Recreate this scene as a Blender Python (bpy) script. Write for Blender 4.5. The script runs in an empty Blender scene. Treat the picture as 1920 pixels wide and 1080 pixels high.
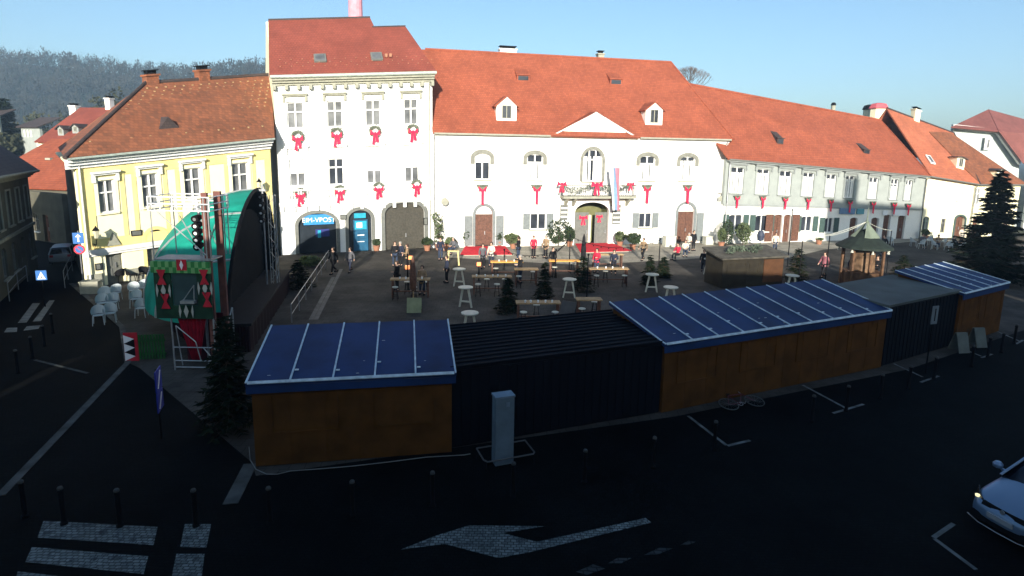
import bpy, bmesh, math, random
from mathutils import Vector, Matrix, noise
R_=math.radians; PI=math.pi
random.seed(7)
S=bpy.context.scene; COL=S.collection
# ------------------------------------------------ camera (a webcam on the third floor)
FPX=1100.0; PIT=R_(9.5); ROL=R_(1.0); CH=8.5; CY=462.0
cF=Vector((0,math.cos(PIT),-math.sin(PIT))); cU0=Vector((0,math.sin(PIT),math.cos(PIT))); cX=Vector((1,0,0))
cR=cX*math.cos(ROL)+cU0*math.sin(ROL); cU=cU0*math.cos(ROL)-cX*math.sin(ROL)
CAMP=Vector((0,0,CH))
def ray(px,py): return cF+cR*((px-960)/FPX)-cU*((py-CY)/FPX)
def G(px,py,z=0.0):
    d=ray(px,py); t=(z-CH)/d.z; return Vector((d.x*t,d.y*t,z))
def Zat(w,px,py):
    d=ray(px,py); t=w.y/d.y; return CH+d.z*t
def PD(px,py,D):
    d=ray(px,py); return CAMP+d*(D/d.y)
cam=bpy.data.cameras.new('camera'); co=bpy.data.objects.new('camera',cam); COL.objects.link(co)
cam.sensor_width=36; cam.lens=36*FPX/1920; cam.shift_y=-(540-CY)/1920.0; cam.clip_start=.1; cam.clip_end=5000
M=Matrix.Identity(4)
for i in range(3):
    M[i][0]=cR[i]; M[i][1]=cU[i]; M[i][2]=-cF[i]; M[i][3]=CAMP[i]
co.matrix_world=M; S.camera=co

# ------------------------------------------------ materials
MT={}
def mat(name,col,rough=.8,var=.12,scale=3.0,bump=.0,metal=0.0,spec=.3,dirt=0.0,col2=None,emit=None,trans=0.0):
    if name in MT: return MT[name]
    m=bpy.data.materials.new(name); m.use_nodes=True; nt=m.node_tree; N=nt.nodes; L=nt.links
    b=N['Principled BSDF']; b.inputs['Roughness'].default_value=rough; b.inputs['Metallic'].default_value=metal
    b.inputs['Specular IOR Level'].default_value=spec
    tc=N.new('ShaderNodeTexCoord'); n=N.new('ShaderNodeTexNoise'); n.inputs['Scale'].default_value=scale; n.inputs['Detail'].default_value=6
    L.new(tc.outputs['Object'],n.inputs['Vector'])
    mx=N.new('ShaderNodeMix'); mx.data_type='RGBA'
    c=Vector(col); c2=Vector(col2) if col2 else c*(1-var*2)
    mx.inputs['A'].default_value=(*(c*(1+var) if not col2 else c),1); mx.inputs['B'].default_value=(*c2,1)
    rp=N.new('ShaderNodeMapRange'); rp.inputs[1].default_value=.35; rp.inputs[2].default_value=.68
    L.new(n.outputs['Fac'],rp.inputs[0]); L.new(rp.outputs[0],mx.inputs['Factor'])
    out=mx.outputs['Result']
    if dirt:
        n2=N.new('ShaderNodeTexNoise'); n2.inputs['Scale'].default_value=.35; n2.inputs['Detail'].default_value=8; n2.inputs['Roughness'].default_value=.7
        L.new(tc.outputs['Object'],n2.inputs['Vector'])
        r2=N.new('ShaderNodeMapRange'); r2.inputs[1].default_value=.45; r2.inputs[2].default_value=.75; r2.inputs[4].default_value=dirt
        L.new(n2.outputs['Fac'],r2.inputs[0]); m2=N.new('ShaderNodeMix'); m2.data_type='RGBA'
        L.new(r2.outputs[0],m2.inputs['Factor']); L.new(out,m2.inputs['A']); m2.inputs['B'].default_value=(*(c*.35),1); out=m2.outputs['Result']
    L.new(out,b.inputs['Base Color'])
    if bump:
        bp=N.new('ShaderNodeBump'); bp.inputs['Strength'].default_value=bump; bp.inputs['Distance'].default_value=.03
        L.new(n.outputs['Fac'],bp.inputs['Height']); L.new(bp.outputs[0],b.inputs['Normal'])
    if emit: b.inputs['Emission Color'].default_value=(*emit[:3],1); b.inputs['Emission Strength'].default_value=emit[3]
    if trans:
        t=N.new('ShaderNodeBsdfTranslucent'); L.new(out,t.inputs['Color']); ms=N.new('ShaderNodeMixShader'); ms.inputs[0].default_value=trans
        L.new(b.outputs[0],ms.inputs[1]); L.new(t.outputs[0],ms.inputs[2]); L.new(ms.outputs[0],N['Material Output'].inputs['Surface'])
    MT[name]=m; return m
def brickmat(name,c1,c2,mortar,bw,bh,msz,rough=.85,axes='XZ',bump=.4,patch=.35,worn=False,spec=.3):
    if name in MT: return MT[name]
    m=bpy.data.materials.new(name); m.use_nodes=True; nt=m.node_tree; N=nt.nodes; L=nt.links
    b=N['Principled BSDF']; b.inputs['Roughness'].default_value=rough; b.inputs['Specular IOR Level'].default_value=spec
    tc=N.new('ShaderNodeTexCoord'); sp=N.new('ShaderNodeSeparateXYZ'); cb=N.new('ShaderNodeCombineXYZ')
    L.new(tc.outputs['Object'],sp.inputs[0]); L.new(sp.outputs[axes[0]],cb.inputs[0]); L.new(sp.outputs[axes[1]],cb.inputs[1])
    nw=N.new('ShaderNodeTexNoise'); nw.inputs['Scale'].default_value=3.5; L.new(tc.outputs['Object'],nw.inputs['Vector'])
    ad=N.new('ShaderNodeVectorMath'); ad.operation='MULTIPLY_ADD'; ad.inputs[1].default_value=(.09,.09,0); L.new(nw.outputs['Color'],ad.inputs[0]); L.new(cb.outputs[0],ad.inputs[2])
    br=N.new('ShaderNodeTexBrick'); L.new(ad.outputs[0],br.inputs['Vector'])
    br.inputs['Color1'].default_value=(*c1,1); br.inputs['Color2'].default_value=(*c2,1); br.inputs['Mortar'].default_value=(*mortar,1)
    br.inputs['Scale'].default_value=1; br.inputs['Brick Width'].default_value=bw; br.inputs['Row Height'].default_value=bh
    br.inputs['Mortar Size'].default_value=msz; br.inputs['Mortar Smooth'].default_value=.3; br.inputs['Bias'].default_value=-.1
    n=N.new('ShaderNodeTexNoise'); n.inputs['Scale'].default_value=.45; n.inputs['Detail'].default_value=9; n.inputs['Roughness'].default_value=.65
    L.new(tc.outputs['Object'],n.inputs['Vector'])
    r=N.new('ShaderNodeMapRange'); r.inputs[1].default_value=.3; r.inputs[2].default_value=.7; r.inputs[3].default_value=1-patch; r.inputs[4].default_value=1+patch*.6
    L.new(n.outputs['Fac'],r.inputs[0]); mu=N.new('ShaderNodeVectorMath'); mu.operation='SCALE'; L.new(br.outputs['Color'],mu.inputs[0]); L.new(r.outputs[0],mu.inputs['Scale'])
    L.new(mu.outputs[0],b.inputs['Base Color'])
    if bump:
        iv=N.new('ShaderNodeMath'); iv.operation='SUBTRACT'; iv.inputs[0].default_value=1; L.new(br.outputs['Fac'],iv.inputs[1])
        bp=N.new('ShaderNodeBump'); bp.inputs['Strength'].default_value=bump; bp.inputs['Distance'].default_value=.02
        L.new(iv.outputs[0],bp.inputs['Height']); L.new(bp.outputs[0],b.inputs['Normal'])
    if worn:   # paint rubbed off the stones: the bare sett shows through
        n3=N.new('ShaderNodeTexNoise'); n3.inputs['Scale'].default_value=5; n3.inputs['Detail'].default_value=10; n3.inputs['Roughness'].default_value=.7; L.new(tc.outputs['Object'],n3.inputs['Vector'])
        r3=N.new('ShaderNodeMapRange'); r3.inputs[1].default_value=.50; r3.inputs[2].default_value=.62; L.new(n3.outputs['Fac'],r3.inputs[0])
        m3=N.new('ShaderNodeMix'); m3.data_type='RGBA'; L.new(r3.outputs[0],m3.inputs['Factor']); L.new(mu.outputs[0],m3.inputs['A']); m3.inputs['B'].default_value=(.03,.033,.036,1)
        L.new(m3.outputs['Result'],b.inputs['Base Color'])
    MT[name]=m; return m

def tilemat(name,c1,c2): return brickmat(name,c1,c2,tuple(x*.55 for x in c1),.22,.17,.012,rough=.75,bump=.6,patch=.24)
WHITE=mat('white_plaster',(.80,.80,.77),.9,.02,2,.05,dirt=.10)
WHITE2=mat('white_trim_paint',(.72,.72,.69),.8,.03,4)
HOTELW=mat('hotel_white_plaster',(.82,.80,.74),.9,.02,1.5,.05,dirt=.08)
YELLOW=mat('yellow_plaster',(.85,.70,.28),.9,.05,1.2,.05,dirt=.12)
YELLOWP=mat('pale_yellow_plaster',(.90,.84,.56),.9,.03,1.2,.03,dirt=.08)
CREAM=mat('cream_plaster',(.80,.74,.52),.9,.03,1.5,.03,dirt=.08)
GREYW=mat('grey_green_plaster',(.29,.315,.295),.9,.05,1.5,.04,dirt=.1)
GREYD=mat('grey_trim_paint',(.25,.27,.26),.9,.05,2)
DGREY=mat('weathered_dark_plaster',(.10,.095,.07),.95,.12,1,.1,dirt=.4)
STONE=mat('stone_trim',(.30,.30,.24),.9,.08,3,.05)
TILE=tilemat('orange_roof_tiles',(.33,.088,.044),(.26,.066,.034))
TILER=tilemat('red_roof_tiles',(.25,.062,.040),(.215,.053,.036))
TILEB=tilemat('brown_roof_tiles',(.27,.095,.045),(.15,.062,.034))
TILED=tilemat('dark_roof_tiles',(.07,.05,.045),(.05,.04,.04))
TILEM=tilemat('maroon_roof_tiles',(.24,.085,.07),(.2,.07,.06))
GLASS=mat('dark_window_glass',(.035,.04,.05),.12,.3,.8,spec=.5)
GLASSG=mat('grey_window_glass',(.15,.155,.16),.2,.3,.9,spec=.5)
CURT=mat('white_curtain',(.78,.78,.75),.9,.04,5)
WFRAME=mat('white_window_paint',(.78,.78,.75),.5,.03,5)
GFRAME=mat('grey_window_paint',(.14,.145,.13),.6,.08,5)
SHUT=mat('grey_shutter_paint',(.17,.19,.19),.6,.08,6)
SHUTG=mat('dark_green_shutter_paint',(.05,.085,.075),.6,.1,6)
BROWN=mat('brown_door_wood',(.12,.055,.035),.6,.2,8)
GATE=mat('weathered_gate_wood',(.055,.05,.038),.7,.15,8)
METAL=mat('galvanised_metal',(.35,.36,.37),.45,.1,6,metal=.7)
DMET=mat('dark_painted_metal',(.008,.008,.009),.7,.1,6,spec=.08)
COPPER=mat('pale_gutter_metal',(.42,.48,.42),.5,.1,4,metal=.3)
RED=mat('red_ribbon',(.75,.012,.06),.6,.08,6)
CARPET=mat('red_carpet',(.55,.015,.03),.95,.12,5,.1)
LEAF=mat('dark_evergreen_leaves',(.035,.055,.022),.8,.3,2,trans=.15)
LEAF2=mat('olive_green_leaves',(.10,.13,.055),.8,.3,2,trans=.2)
NEEDLE=mat('fir_needles',(.012,.020,.010),.9,.3,2,spec=.05)
BARK=mat('bark',(.07,.05,.035),.95,.2,6,.3)
WOOD=mat('brown_board_wood',(.10,.042,.010),.85,.15,1.5,.05,spec=.08)
LWOOD=mat('pale_bench_wood',(.36,.24,.12),.7,.15,6)
OWOOD=mat('orange_bench_wood',(.62,.30,.06),.6,.12,6)
WTOP=mat('white_table_laminate',(.50,.50,.42),.5,.05,5)
YTOP=mat('pale_yellow_paint',(.62,.52,.22),.6,.06,5)
BLUE=mat('blue_roof_sheet',(.011,.033,.108),.6,.16,.7,.35,spec=.22,dirt=.5)
BATT=mat('white_roof_batten',(.50,.60,.66),.6,.12,5)
NAVY=mat('dark_navy_metal',(.0035,.0045,.008),.7,.12,1,spec=.15)
GREYR=mat('grey_container_roof',(.085,.10,.095),.8,.12,1,dirt=.3)
TERRA=mat('terracotta_pot',(.32,.15,.09),.8,.1,5)
PLASTIC=mat('white_chair_plastic',(.42,.47,.48),.45,.03,5)
CLOTHB=mat('black_cloth',(.010,.010,.012),.9,.2,5)
PAINT=brickmat('worn_white_road_paint',(.22,.24,.23),(.11,.13,.125),(.03,.034,.035),.125,.085,.011,axes='XY',bump=.5,patch=.5,worn=True)
PAINTS=mat('white_line_paint',(.16,.17,.165),.85,.3,3,dirt=.6)
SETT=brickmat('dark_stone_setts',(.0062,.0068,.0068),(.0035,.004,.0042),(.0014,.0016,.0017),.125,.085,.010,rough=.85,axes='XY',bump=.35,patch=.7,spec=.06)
PAVE=brickmat('square_paving_slabs',(.076,.069,.059),(.062,.056,.049),(.040,.037,.033),.4,.4,.012,rough=.85,axes='XY',bump=.2,patch=.6,spec=.08)
KERB=mat('kerb_stone',(.075,.077,.072),.9,.25,2,.1)
EARTH=mat('dull_grass_ground',(.035,.04,.02),.95,.3,.05)

# ------------------------------------------------ mesh builder
class MB:
    def __init__(s): s.v=[];s.f=[];s.mi=[];s.m=0
    def face(s,pts):
        n=len(s.v); s.v+= [Vector(p) for p in pts]; s.f.append(tuple(range(n,n+len(pts)))); s.mi.append(s.m)
    def box(s,x0,x1,y0,y1,z0,z1,T=None):
        if x0>x1:x0,x1=x1,x0
        if y0>y1:y0,y1=y1,y0
        if z0>z1:z0,z1=z1,z0
        n=len(s.v); P=[(x0,y0,z0),(x1,y0,z0),(x1,y1,z0),(x0,y1,z0),(x0,y0,z1),(x1,y0,z1),(x1,y1,z1),(x0,y1,z1)]
        s.v+=[(T@Vector(p)) if T else Vector(p) for p in P]
        for q in ((0,3,2,1),(4,5,6,7),(0,1,5,4),(1,2,6,5),(2,3,7,6),(3,0,4,7)): s.f.append(tuple(n+i for i in q)); s.mi.append(s.m)
        return s
    def prism(s,pts,vec):          # polygon extruded along vec
        n=len(s.v); k=len(pts); vec=Vector(vec)
        s.v+=[Vector(p) for p in pts]+[Vector(p)+vec for p in pts]
        s.f.append(tuple(range(n+k-1,n-1,-1))); s.mi.append(s.m); s.f.append(tuple(range(n+k,n+2*k))); s.mi.append(s.m)
        for i in range(k):
            j=(i+1)%k; s.f.append((n+i,n+j,n+k+j,n+k+i)); s.mi.append(s.m)
        return s
    def tube(s,p0,p1,r0,r1=None,n=8,cap=True):
        r1=r0 if r1 is None else r1; p0=Vector(p0);p1=Vector(p1); d=(p1-p0)
        if d.length<1e-6: return s
        d.normalize(); a=d.orthogonal().normalized(); b=d.cross(a); k=len(s.v)
        for p,r in ((p0,r0),(p1,r1)):
            for i in range(n):
                t=2*PI*i/n; s.v.append(p+(a*math.cos(t)+b*math.sin(t))*r)
        for i in range(n):
            j=(i+1)%n; s.f.append((k+i,k+j,k+n+j,k+n+i)); s.mi.append(s.m)
        if cap: s.f.append(tuple(k+i for i in range(n-1,-1,-1))); s.mi.append(s.m); s.f.append(tuple(k+n+i for i in range(n))); s.mi.append(s.m)
        return s
    def path(s,pts,r,n=6):
        for a,b in zip(pts[:-1],pts[1:]): s.tube(a,b,r,r,n)
        return s
    def lathe(s,prof,c=(0,0,0),n=16):     # prof [(r,z)]
        k=len(s.v); c=Vector(c)
        for r,z in prof:
            for i in range(n): t=2*PI*i/n; s.v.append(c+Vector((r*math.cos(t),r*math.sin(t),z)))
        for q in range(len(prof)-1):
            for i in range(n):
                j=(i+1)%n; s.f.append((k+q*n+i,k+q*n+j,k+(q+1)*n+j,k+(q+1)*n+i)); s.mi.append(s.m)
        s.f.append(tuple(k+i for i in range(n-1,-1,-1))); s.mi.append(s.m); s.f.append(tuple(k+(len(prof)-1)*n+i for i in range(n))); s.mi.append(s.m)
        return s
    def torus(s,c,R,r,T=None,n=20,m=6):
        k=len(s.v); c=Vector(c)
        for i in range(n):
            a=2*PI*i/n
            for j in range(m):
                b=2*PI*j/m; p=Vector(((R+r*math.cos(b))*math.cos(a),r*math.sin(b),(R+r*math.cos(b))*math.sin(a)))
                s.v.append(c+((T@p) if T else p))
        for i in range(n):
            for j in range(m):
                a,b=(i+1)%n,(j+1)%m; s.f.append((k+i*m+j,k+a*m+j,k+a*m+b,k+i*m+b)); s.mi.append(s.m)
        return s
    def leaf(s,p,sz,rnd=random):
        d=Vector((rnd.uniform(-1,1),rnd.uniform(-1,1),rnd.uniform(-.6,1))).normalized(); e=d.orthogonal().normalized()
        a=rnd.uniform(0,6.3); f=d.cross(e); g=e*math.cos(a)+f*math.sin(a); h=d.cross(g); p=Vector(p)
        s.face([p-g*sz,p-h*sz*.55,p+g*sz,p+h*sz*.55])
    def clump(s,c,rx,ry,rz,n,sz,hollow=.5):
        c=Vector(c)
        lob=[Vector((random.gauss(0,1),random.gauss(0,1),random.gauss(0,1))).normalized() for _ in range(7)]
        i=0
        while i<n:
            d=Vector((random.gauss(0,1),random.gauss(0,1),random.gauss(0,1))).normalized()
            w=max(0,max(d.dot(l) for l in lob))**6
            r=random.uniform(hollow,1)**.6*(.72+.34*w)
            s.leaf(c+Vector((d.x*rx,d.y*ry,d.z*rz))*r,sz*random.uniform(.6,1.3)); i+=1
        return s
def reg(o,label=None,cat=None,group=None,kind=None):
    if label: o['label']=label
    if cat: o['category']=cat
    if group: o['group']=group
    if kind: o['kind']=kind
    return o
def obj(name,mb,m,parent=None,warp=None,smooth=False,loc=None,rz=0.0,weld=False,label=None):
    me=bpy.data.meshes.new(name)
    vs=[warp(v) for v in mb.v] if warp else mb.v
    me.from_pydata([tuple(v) for v in vs],[],mb.f)
    ms=m if isinstance(m,(list,tuple)) else [m]
    for x in ms: me.materials.append(x)
    me.polygons.foreach_set('material_index',[min(i,len(ms)-1) for i in mb.mi])
    if smooth: me.polygons.foreach_set('use_smooth',[True]*len(mb.f))
    me.validate(); me.update()
    o=bpy.data.objects.new(name,me); COL.objects.link(o)
    if parent: o.parent=parent
    if loc is not None: o.location=loc
    o.rotation_euler.z=rz
    if label: o['label']=label
    return o
def empty(name,loc,rz=0.0,label=None,cat=None,group=None):
    o=bpy.data.objects.new(name,None); COL.objects.link(o); o.location=loc; o.rotation_euler.z=rz; o.empty_display_size=.3
    return reg(o,label,cat,group)
def kids(o): return [c for c in COL.objects if c.parent==o]
def dup(o,loc=None,rz=None,label=None,parent=None,scale=None):
    c=o.copy(); COL.objects.link(c); c.parent=parent
    if loc is not None: c.location=loc
    if rz is not None: c.rotation_euler.z=rz
    if scale is not None: c.scale=(scale,)*3 if not isinstance(scale,tuple) else scale
    if label: c['label']=label
    for k in kids(o): dup(k,parent=c)
    return c
def struct(name,mb,m,**k): return reg(obj(name,mb,m,**k),kind='structure')
ORD='first second third fourth fifth sixth seventh eighth ninth tenth eleventh twelfth thirteenth fourteenth fifteenth sixteenth seventeenth eighteenth nineteenth twentieth'.split()
def text(name,s_,size,m,parent,loc,rot,ext=.01,align='CENTER'):
    c=bpy.data.curves.new(name,'FONT'); c.body=s_; c.size=size; c.extrude=ext; c.align_x=align; c.align_y='CENTER'
    c.materials.append(m); o=bpy.data.objects.new(name,c); COL.objects.link(o); o.parent=parent; o.location=loc; o.rotation_euler=rot; bpy.context.view_layer.update(); me=bpy.data.meshes.new_from_object(o.evaluated_get(bpy.context.evaluated_depsgraph_get())); q=bpy.data.objects.new(name,me); COL.objects.link(q); q.parent=parent; q.location=loc; q.rotation_euler=rot; bpy.data.objects.remove(o); return q

# ------------------------------------------------ ground
mb=MB(); mb.face([(-3000,-3000,-.03),(3000,-3000,-.03),(3000,3000,-.03),(-3000,3000,-.03)]); struct('ground',mb,EARTH)
rd=R_(20.5); rv=Vector((math.cos(rd),math.sin(rd),0)); rn=Vector((-math.sin(rd),math.cos(rd),0))   # the road and the stalls run this way
def sheet(name,pts,z,m,kind=True):
    mb=MB(); mb.face([(p[0],p[1],z) for p in pts]); o=obj(name,mb,m)
    if kind: reg(o,kind='structure')
    return o
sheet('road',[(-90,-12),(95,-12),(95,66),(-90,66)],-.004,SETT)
k0=G(0,930); k1=G(240,680); kd=(k1-k0).normalized()
pq=Vector((-9.6,13.6,0))
plaza=[(k0.x-.0,k0.y),(-6.5,14.2),(16,22.6),(30,29.6),(60,44),(70,64),(42,61),(19.5,55.5),(-6.8,50.5),(-18,46),(-25,34.4),(-27,33)]
plaza=[(k1.x,k1.y),tuple(G(262,690))[:2],tuple(G(470,865))[:2],tuple(G(480,892))[:2],(5.4,17.9),(16,22.5),(25.2,28.0),(60,46),(70,66),(19.5,56.5),(-6.8,51),(-19,46.5),(-26.5,34.4),(k1.x-3.2,k1.y+4.5)]
sheet('plaza_paving',plaza,0.0,PAVE)
def strip(name,pts,w,z,m):
    mb=MB()
    for a,b in zip(pts[:-1],pts[1:]):
        a=Vector((a[0],a[1],0));b=Vector((b[0],b[1],0)); d=(b-a).normalized(); n=Vector((-d.y,d.x,0))*w/2; u=Vector((0,0,z)); mb.prism([a+n,a-n,b-n,b+n],u)
    return struct(name,mb,m)
strip('kerb_line',[k0,k1,(k1.x-3.2,k1.y+4.5),(-26.5,34.4)],.22,.02,KERB)
strip('kerb_strip',[G(432,945),G(470,870)],.35,.016,KERB)

SUNPAVE=brickmat('paving_with_painted_sun',(.34,.31,.25),(.28,.26,.21),(.16,.15,.12),.8,.5,.012,rough=.9,axes='XY',bump=.15,patch=.4,spec=.1)  # paving made paler, so the sunlight on it is painted into its colour
sheet('painted_sun_by_hotel',[tuple(G(a,b))[:2] for a,b in ((826,482),(1085,497),(1180,492),(1320,484),(1352,460),(1352,452),(826,460))],.004,SUNPAVE)  # sunlit ground before the hotel, brightened by its paler colour
sheet('painted_sun_by_grey_house',[tuple(G(a,b))[:2] for a,b in ((1356,462),(1375,490),(1470,486),(1545,468),(1722,452),(1722,446),(1400,453))],.004,SUNPAVE)  # sunlit patch at the grey house, its light painted in the same way
# ------------------------------------------------ houses
class House:
    def __init__(s,name,label,p0,p1,e0,e1,cat='house',group=None):
        a=G(*p0) if len(p0)==2 else Vector(p0); b=G(*p1) if len(p1)==2 else Vector(p1)
        s.A=Vector((a.x,a.y,0)); s.B=Vector((b.x,b.y,0)); s.L=(s.B-s.A).length; s.d=(s.B-s.A)/s.L; s.n=Vector((-s.d.y,s.d.x,0)); s.ang=math.atan2(s.d.y,s.d.x)
        s.h=Zat(s.A,p0[0],e0) if len(p0)==2 else e0; h1=Zat(s.B,p1[0],e1) if len(p1)==2 else e1
        s.k=(h1/s.h-1)/s.L
        s.o=empty(name,s.A,s.ang,label,cat,group)
    def warp(s,v): return Vector((v[0],v[1],v[2]*(1+s.k*v[0])))
    def loc(s,px,py,d=0.0):
        r=ray(px,py); q=s.A+s.n*d; t=(q-CAMP).dot(s.n)/r.dot(s.n); p=CAMP+r*t; x=(p-s.A).dot(s.d)
        return x, p.z/(1+s.k*x)
    def rect(s,x0,x1,y0,y1,d=0.0):
        xc=(x0+x1)/2; yc=(y0+y1)/2
        return s.loc(x0,yc,d)[0],s.loc(x1,yc,d)[0],s.loc(xc,y1,d)[1],s.loc(xc,y0,d)[1]
    def part(s,name,mb,m,parent=None,**k): return obj(name,mb,m,parent or s.o,warp=s.warp,**k)
    def wall(s,ops,m,z1=None,th=.35,name='wall',x0=0,x1=None,z0=-.2,mb=None):
        x1=s.L if x1 is None else x1; z1=z1 or s.h; mb=mb or MB()
        ops=[(max(x0,o[0]),min(x1,o[1]),max(z0,o[2]),min(z1,o[3]))+tuple(o[4:]) for o in ops]
        xs=sorted(set([x0,x1]+[o[0] for o in ops]+[o[1] for o in ops])); 
        for a,b in zip(xs[:-1],xs[1:]):
            if b-a<1e-4: continue
            c=(a+b)/2; cov=sorted([(o[2],o[3]) for o in ops if o[0]<c<o[1]]); z=z0
            for u,v in cov:
                if u>z+1e-4: mb.box(a,b,0,th,z,u)
                z=max(z,v)
            if z<z1-1e-4: mb.box(a,b,0,th,z,z1)
        for o in ops:      # arched heads
            if len(o)>4 and o[4]:
                a,b,u,v,r=o[:5]; n=10
                for sgn in (0,1):
                    pts=[]
                    for i in range(n+1):
                        t=PI/2*i/n; x=(b-a)/2*(1-math.sin(t)) if 1 else 0
                        zz=v-r+r*math.cos(t)
                        pts.append((a+x if sgn==0 else b-x, 0, zz))
                    # from crown to springing, then the square corner
                    cx=a if sgn==0 else b
                    pts.append((cx,0,v)); 
                    if sgn==0: pts=pts[::-1]
                    mb.prism([(p[0],.0,p[2]) for p in pts],(0,th,0))
        s.part(name,mb,m)
    def window(s,x0,x1,z0,z1,fm=None,gm=None,mull=1,trans=.68,name='window',d=.16,curtain=0,sill=True,sur=None,surm=None,hood=0,hoodm=None,shut=None,arch=0,t=.07,bars=0,sm=None,label=None):
        fm=fm or WFRAME; gm=gm or GLASS
        f=MB(); f.box(x0,x0+t,d-.06,d+.03,z0,z1); f.box(x1-t,x1,d-.06,d+.03,z0,z1); f.box(x0+t,x1-t,d-.06,d+.03,z0,z0+t); f.box(x0+t,x1-t,d-.06,d+.03,z1-t,z1)
        zt=z0+(z1-z0)*trans
        if trans<1: f.box(x0+t,x1-t,d-.07,d+.02,zt-t*.6,zt+t*.6)
        for i in range(mull):
            xc=x0+(x1-x0)*(i+1)/(mull+1); f.box(xc-t*.6,xc+t*.6,d-.065,d+.025,z0+t,z1-t)
        for i in range(bars):
            zz=z0+(zt-z0)*(i+1)/(bars+1); f.box(x0+t,x1-t,d-.05,d+.02,zz-.018,zz+.018)
        w=s.part(name,f,fm,label=label)
        g=MB(); g.box(x0+t*.5,x1-t*.5,d+.035,d+.05,z0+t*.5,z1-t*.5); s.part('pane',g,gm,w)
        if curtain:
            c=MB(); n=14; low=curtain<0; curtain=abs(curtain); xa=x0+t*1.2; xb=x1-t*1.2; zc=z1-(z1-z0)*curtain
            if low: zc=z0+t*.5
            ztop=z1-t if not low else z0+(z1-z0)*curtain
            if curtain>0:
                for i in range(n):
                    if low and i in (3,6,7,10): continue
                    a=xa+(xb-xa)*i/n; b=xa+(xb-xa)*(i+1)/n
                    q=.006*(i%2); c.prism([(a,d+.028-q,zc),(b,d+.028-.006*((i+1)%2),zc),(b,d+.028-.006*((i+1)%2),ztop),(a,d+.028-q,ztop)],(0,.004,0))
            s.part('curtain',c,CURT,w)
        if sill:
            q=MB(); q.box(x0-.12,x1+.12,-.14,d-.065,z0-.09,z0-.003); s.part('sill',q,sm or surm or WHITE2,w)
        if sur:
            q=MB(); a=sur; q.box(x0-a,x0-.002,-.06,-.003,z0-.09,z1+a); q.box(x1+.002,x1+a,-.06,-.003,z0-.09,z1+a); q.box(x0,x1,-.06,-.003,z1+.002,z1+a); s.part('window_surround',q,surm or WHITE2,w)
        if hood:
            q=MB(); zz=z1+(sur or 0)+hood; q.box(x0-.30,x1+.30,-.30,-.003,zz,zz+.11); q.box(x0-.24,x1+.24,-.2,-.003,zz-.10,zz-.003); 
            for xx in (x0-.26,x1+.10): q.box(xx,xx+.16,-.17,-.003,zz-.5,zz-.103)
            s.part('window_hood',q,hoodm or surm or WHITE2,w)
        if shut:
            for sg in (-1,1):
                q=MB(); a=(x1-x0)*.5 if not isinstance(shut,tuple) else shut[1]
                xa,xb=(x0-a-.03,x0-.03) if sg<0 else (x1+.03,x1+a+.03)
                q.box(xa,xb,-.07,-.03,z0,z1)
                n=int((z1-z0)/.12)
                for i in range(n): zz=z0+.06+i*(z1-z0-.1)/n; q.box(xa+.06,xb-.06,-.085,-.071,zz,zz+.05)
                s.part('shutter',q,shut[0] if isinstance(shut,tuple) else shut,w)
        return w
    def slab(s,name,polys,m,th=.14,parent=None,extra=None):
        mb=MB()
        for p in polys:
            P=[Vector(q) for q in p]; n=(P[1]-P[0]).cross(P[2]-P[0]).normalized()
            if n.z<0: P=P[::-1]; n=-n
            mb.prism([q-n*th for q in P],n*th)
        if extra: extra(mb)
        return s.part(name,mb,m,parent)
def archdoor(H,x0,x1,z1,rise,m,sur=None,d=.22,leaf=2,name='door',surm=STONE,panel=True,z0=0.0):
    mb=MB(); n=12; pts=[(x0,d,z0),(x1,d,z0)]; c=(x0+x1)/2; w=(x1-x0)/2
    for i in range(n+1):
        t=PI*i/n; pts.append((c+w*math.cos(t),d,z1-rise+rise*math.sin(t)))
    mb.prism(pts,(0,.06,0))
    if panel:
        for i in range(leaf):
            a=x0+(x1-x0)*i/leaf+.10; b=x0+(x1-x0)*(i+1)/leaf-.10
            for u,v in ((z0+.15,z0+.9),(z0+1.05,z1-rise-.1)): 
                if v>u: mb.box(a,b,d-.035,d-.001,u,v)
    o=H.part(name,mb,m)
    if leaf==2 and panel:
        k=MB(); k.box(c+.06,c+.12,d-.10,d-.036,z0+.95,z0+1.25); H.part('handle',k,METAL,o)
    if sur:
        q=MB(); r0=w; 
        q.box(x0-sur,x0-.002,-.07,-.003,z0,z1-rise); q.box(x1+.002,x1+sur,-.07,-.003,z0,z1-rise)
        for i in range(n):
            t0=PI*i/n; t1=PI*(i+1)/n
            P=[(c+w*math.cos(t0),-.07,z1-rise+rise*math.sin(t0)),(c+(w+sur)*math.cos(t0),-.07,z1-rise+(rise+sur)*math.sin(t0)),(c+(w+sur)*math.cos(t1),-.07,z1-rise+(rise+sur)*math.sin(t1)),(c+w*math.cos(t1),-.07,z1-rise+rise*math.sin(t1))]
            q.prism(P,(0,.067,0))
        H.part('door_surround',q,surm,o)
    return o
def gutter(H,x0,x1,z,m,y=-.45,r=.085,name='gutter'):
    mb=MB(); mb.tube((x0,y,z),(x1,y,z),r,r,8); H.part(name,mb,m)
def cornice(H,x0,x1,z,m,h=.45,out=.4,name='cornice',steps=3,dent=0):
    mb=MB()
    for i in range(steps): mb.box(x0,x1,-out*(i+1)/steps,-.003,z-h+h*i/steps,z-h+h*(i+1)/steps-.003)
    if dent:
        n=int((x1-x0)/dent)
        for i in range(n): a=x0+.15+i*(x1-x0-.3)/(n-1); mb.box(a-.11,a+.11,-out*.75,-.003,z-h-.32,z-h-.003)
    H.part(name,mb,m)
def downpipe(H,x,z,m,y=-.16):
    mb=MB(); mb.path([(x,-.42,z),(x,y,z-.45),(x,y,.05)],.05,8); H.part('downpipe',mb,m)
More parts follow.
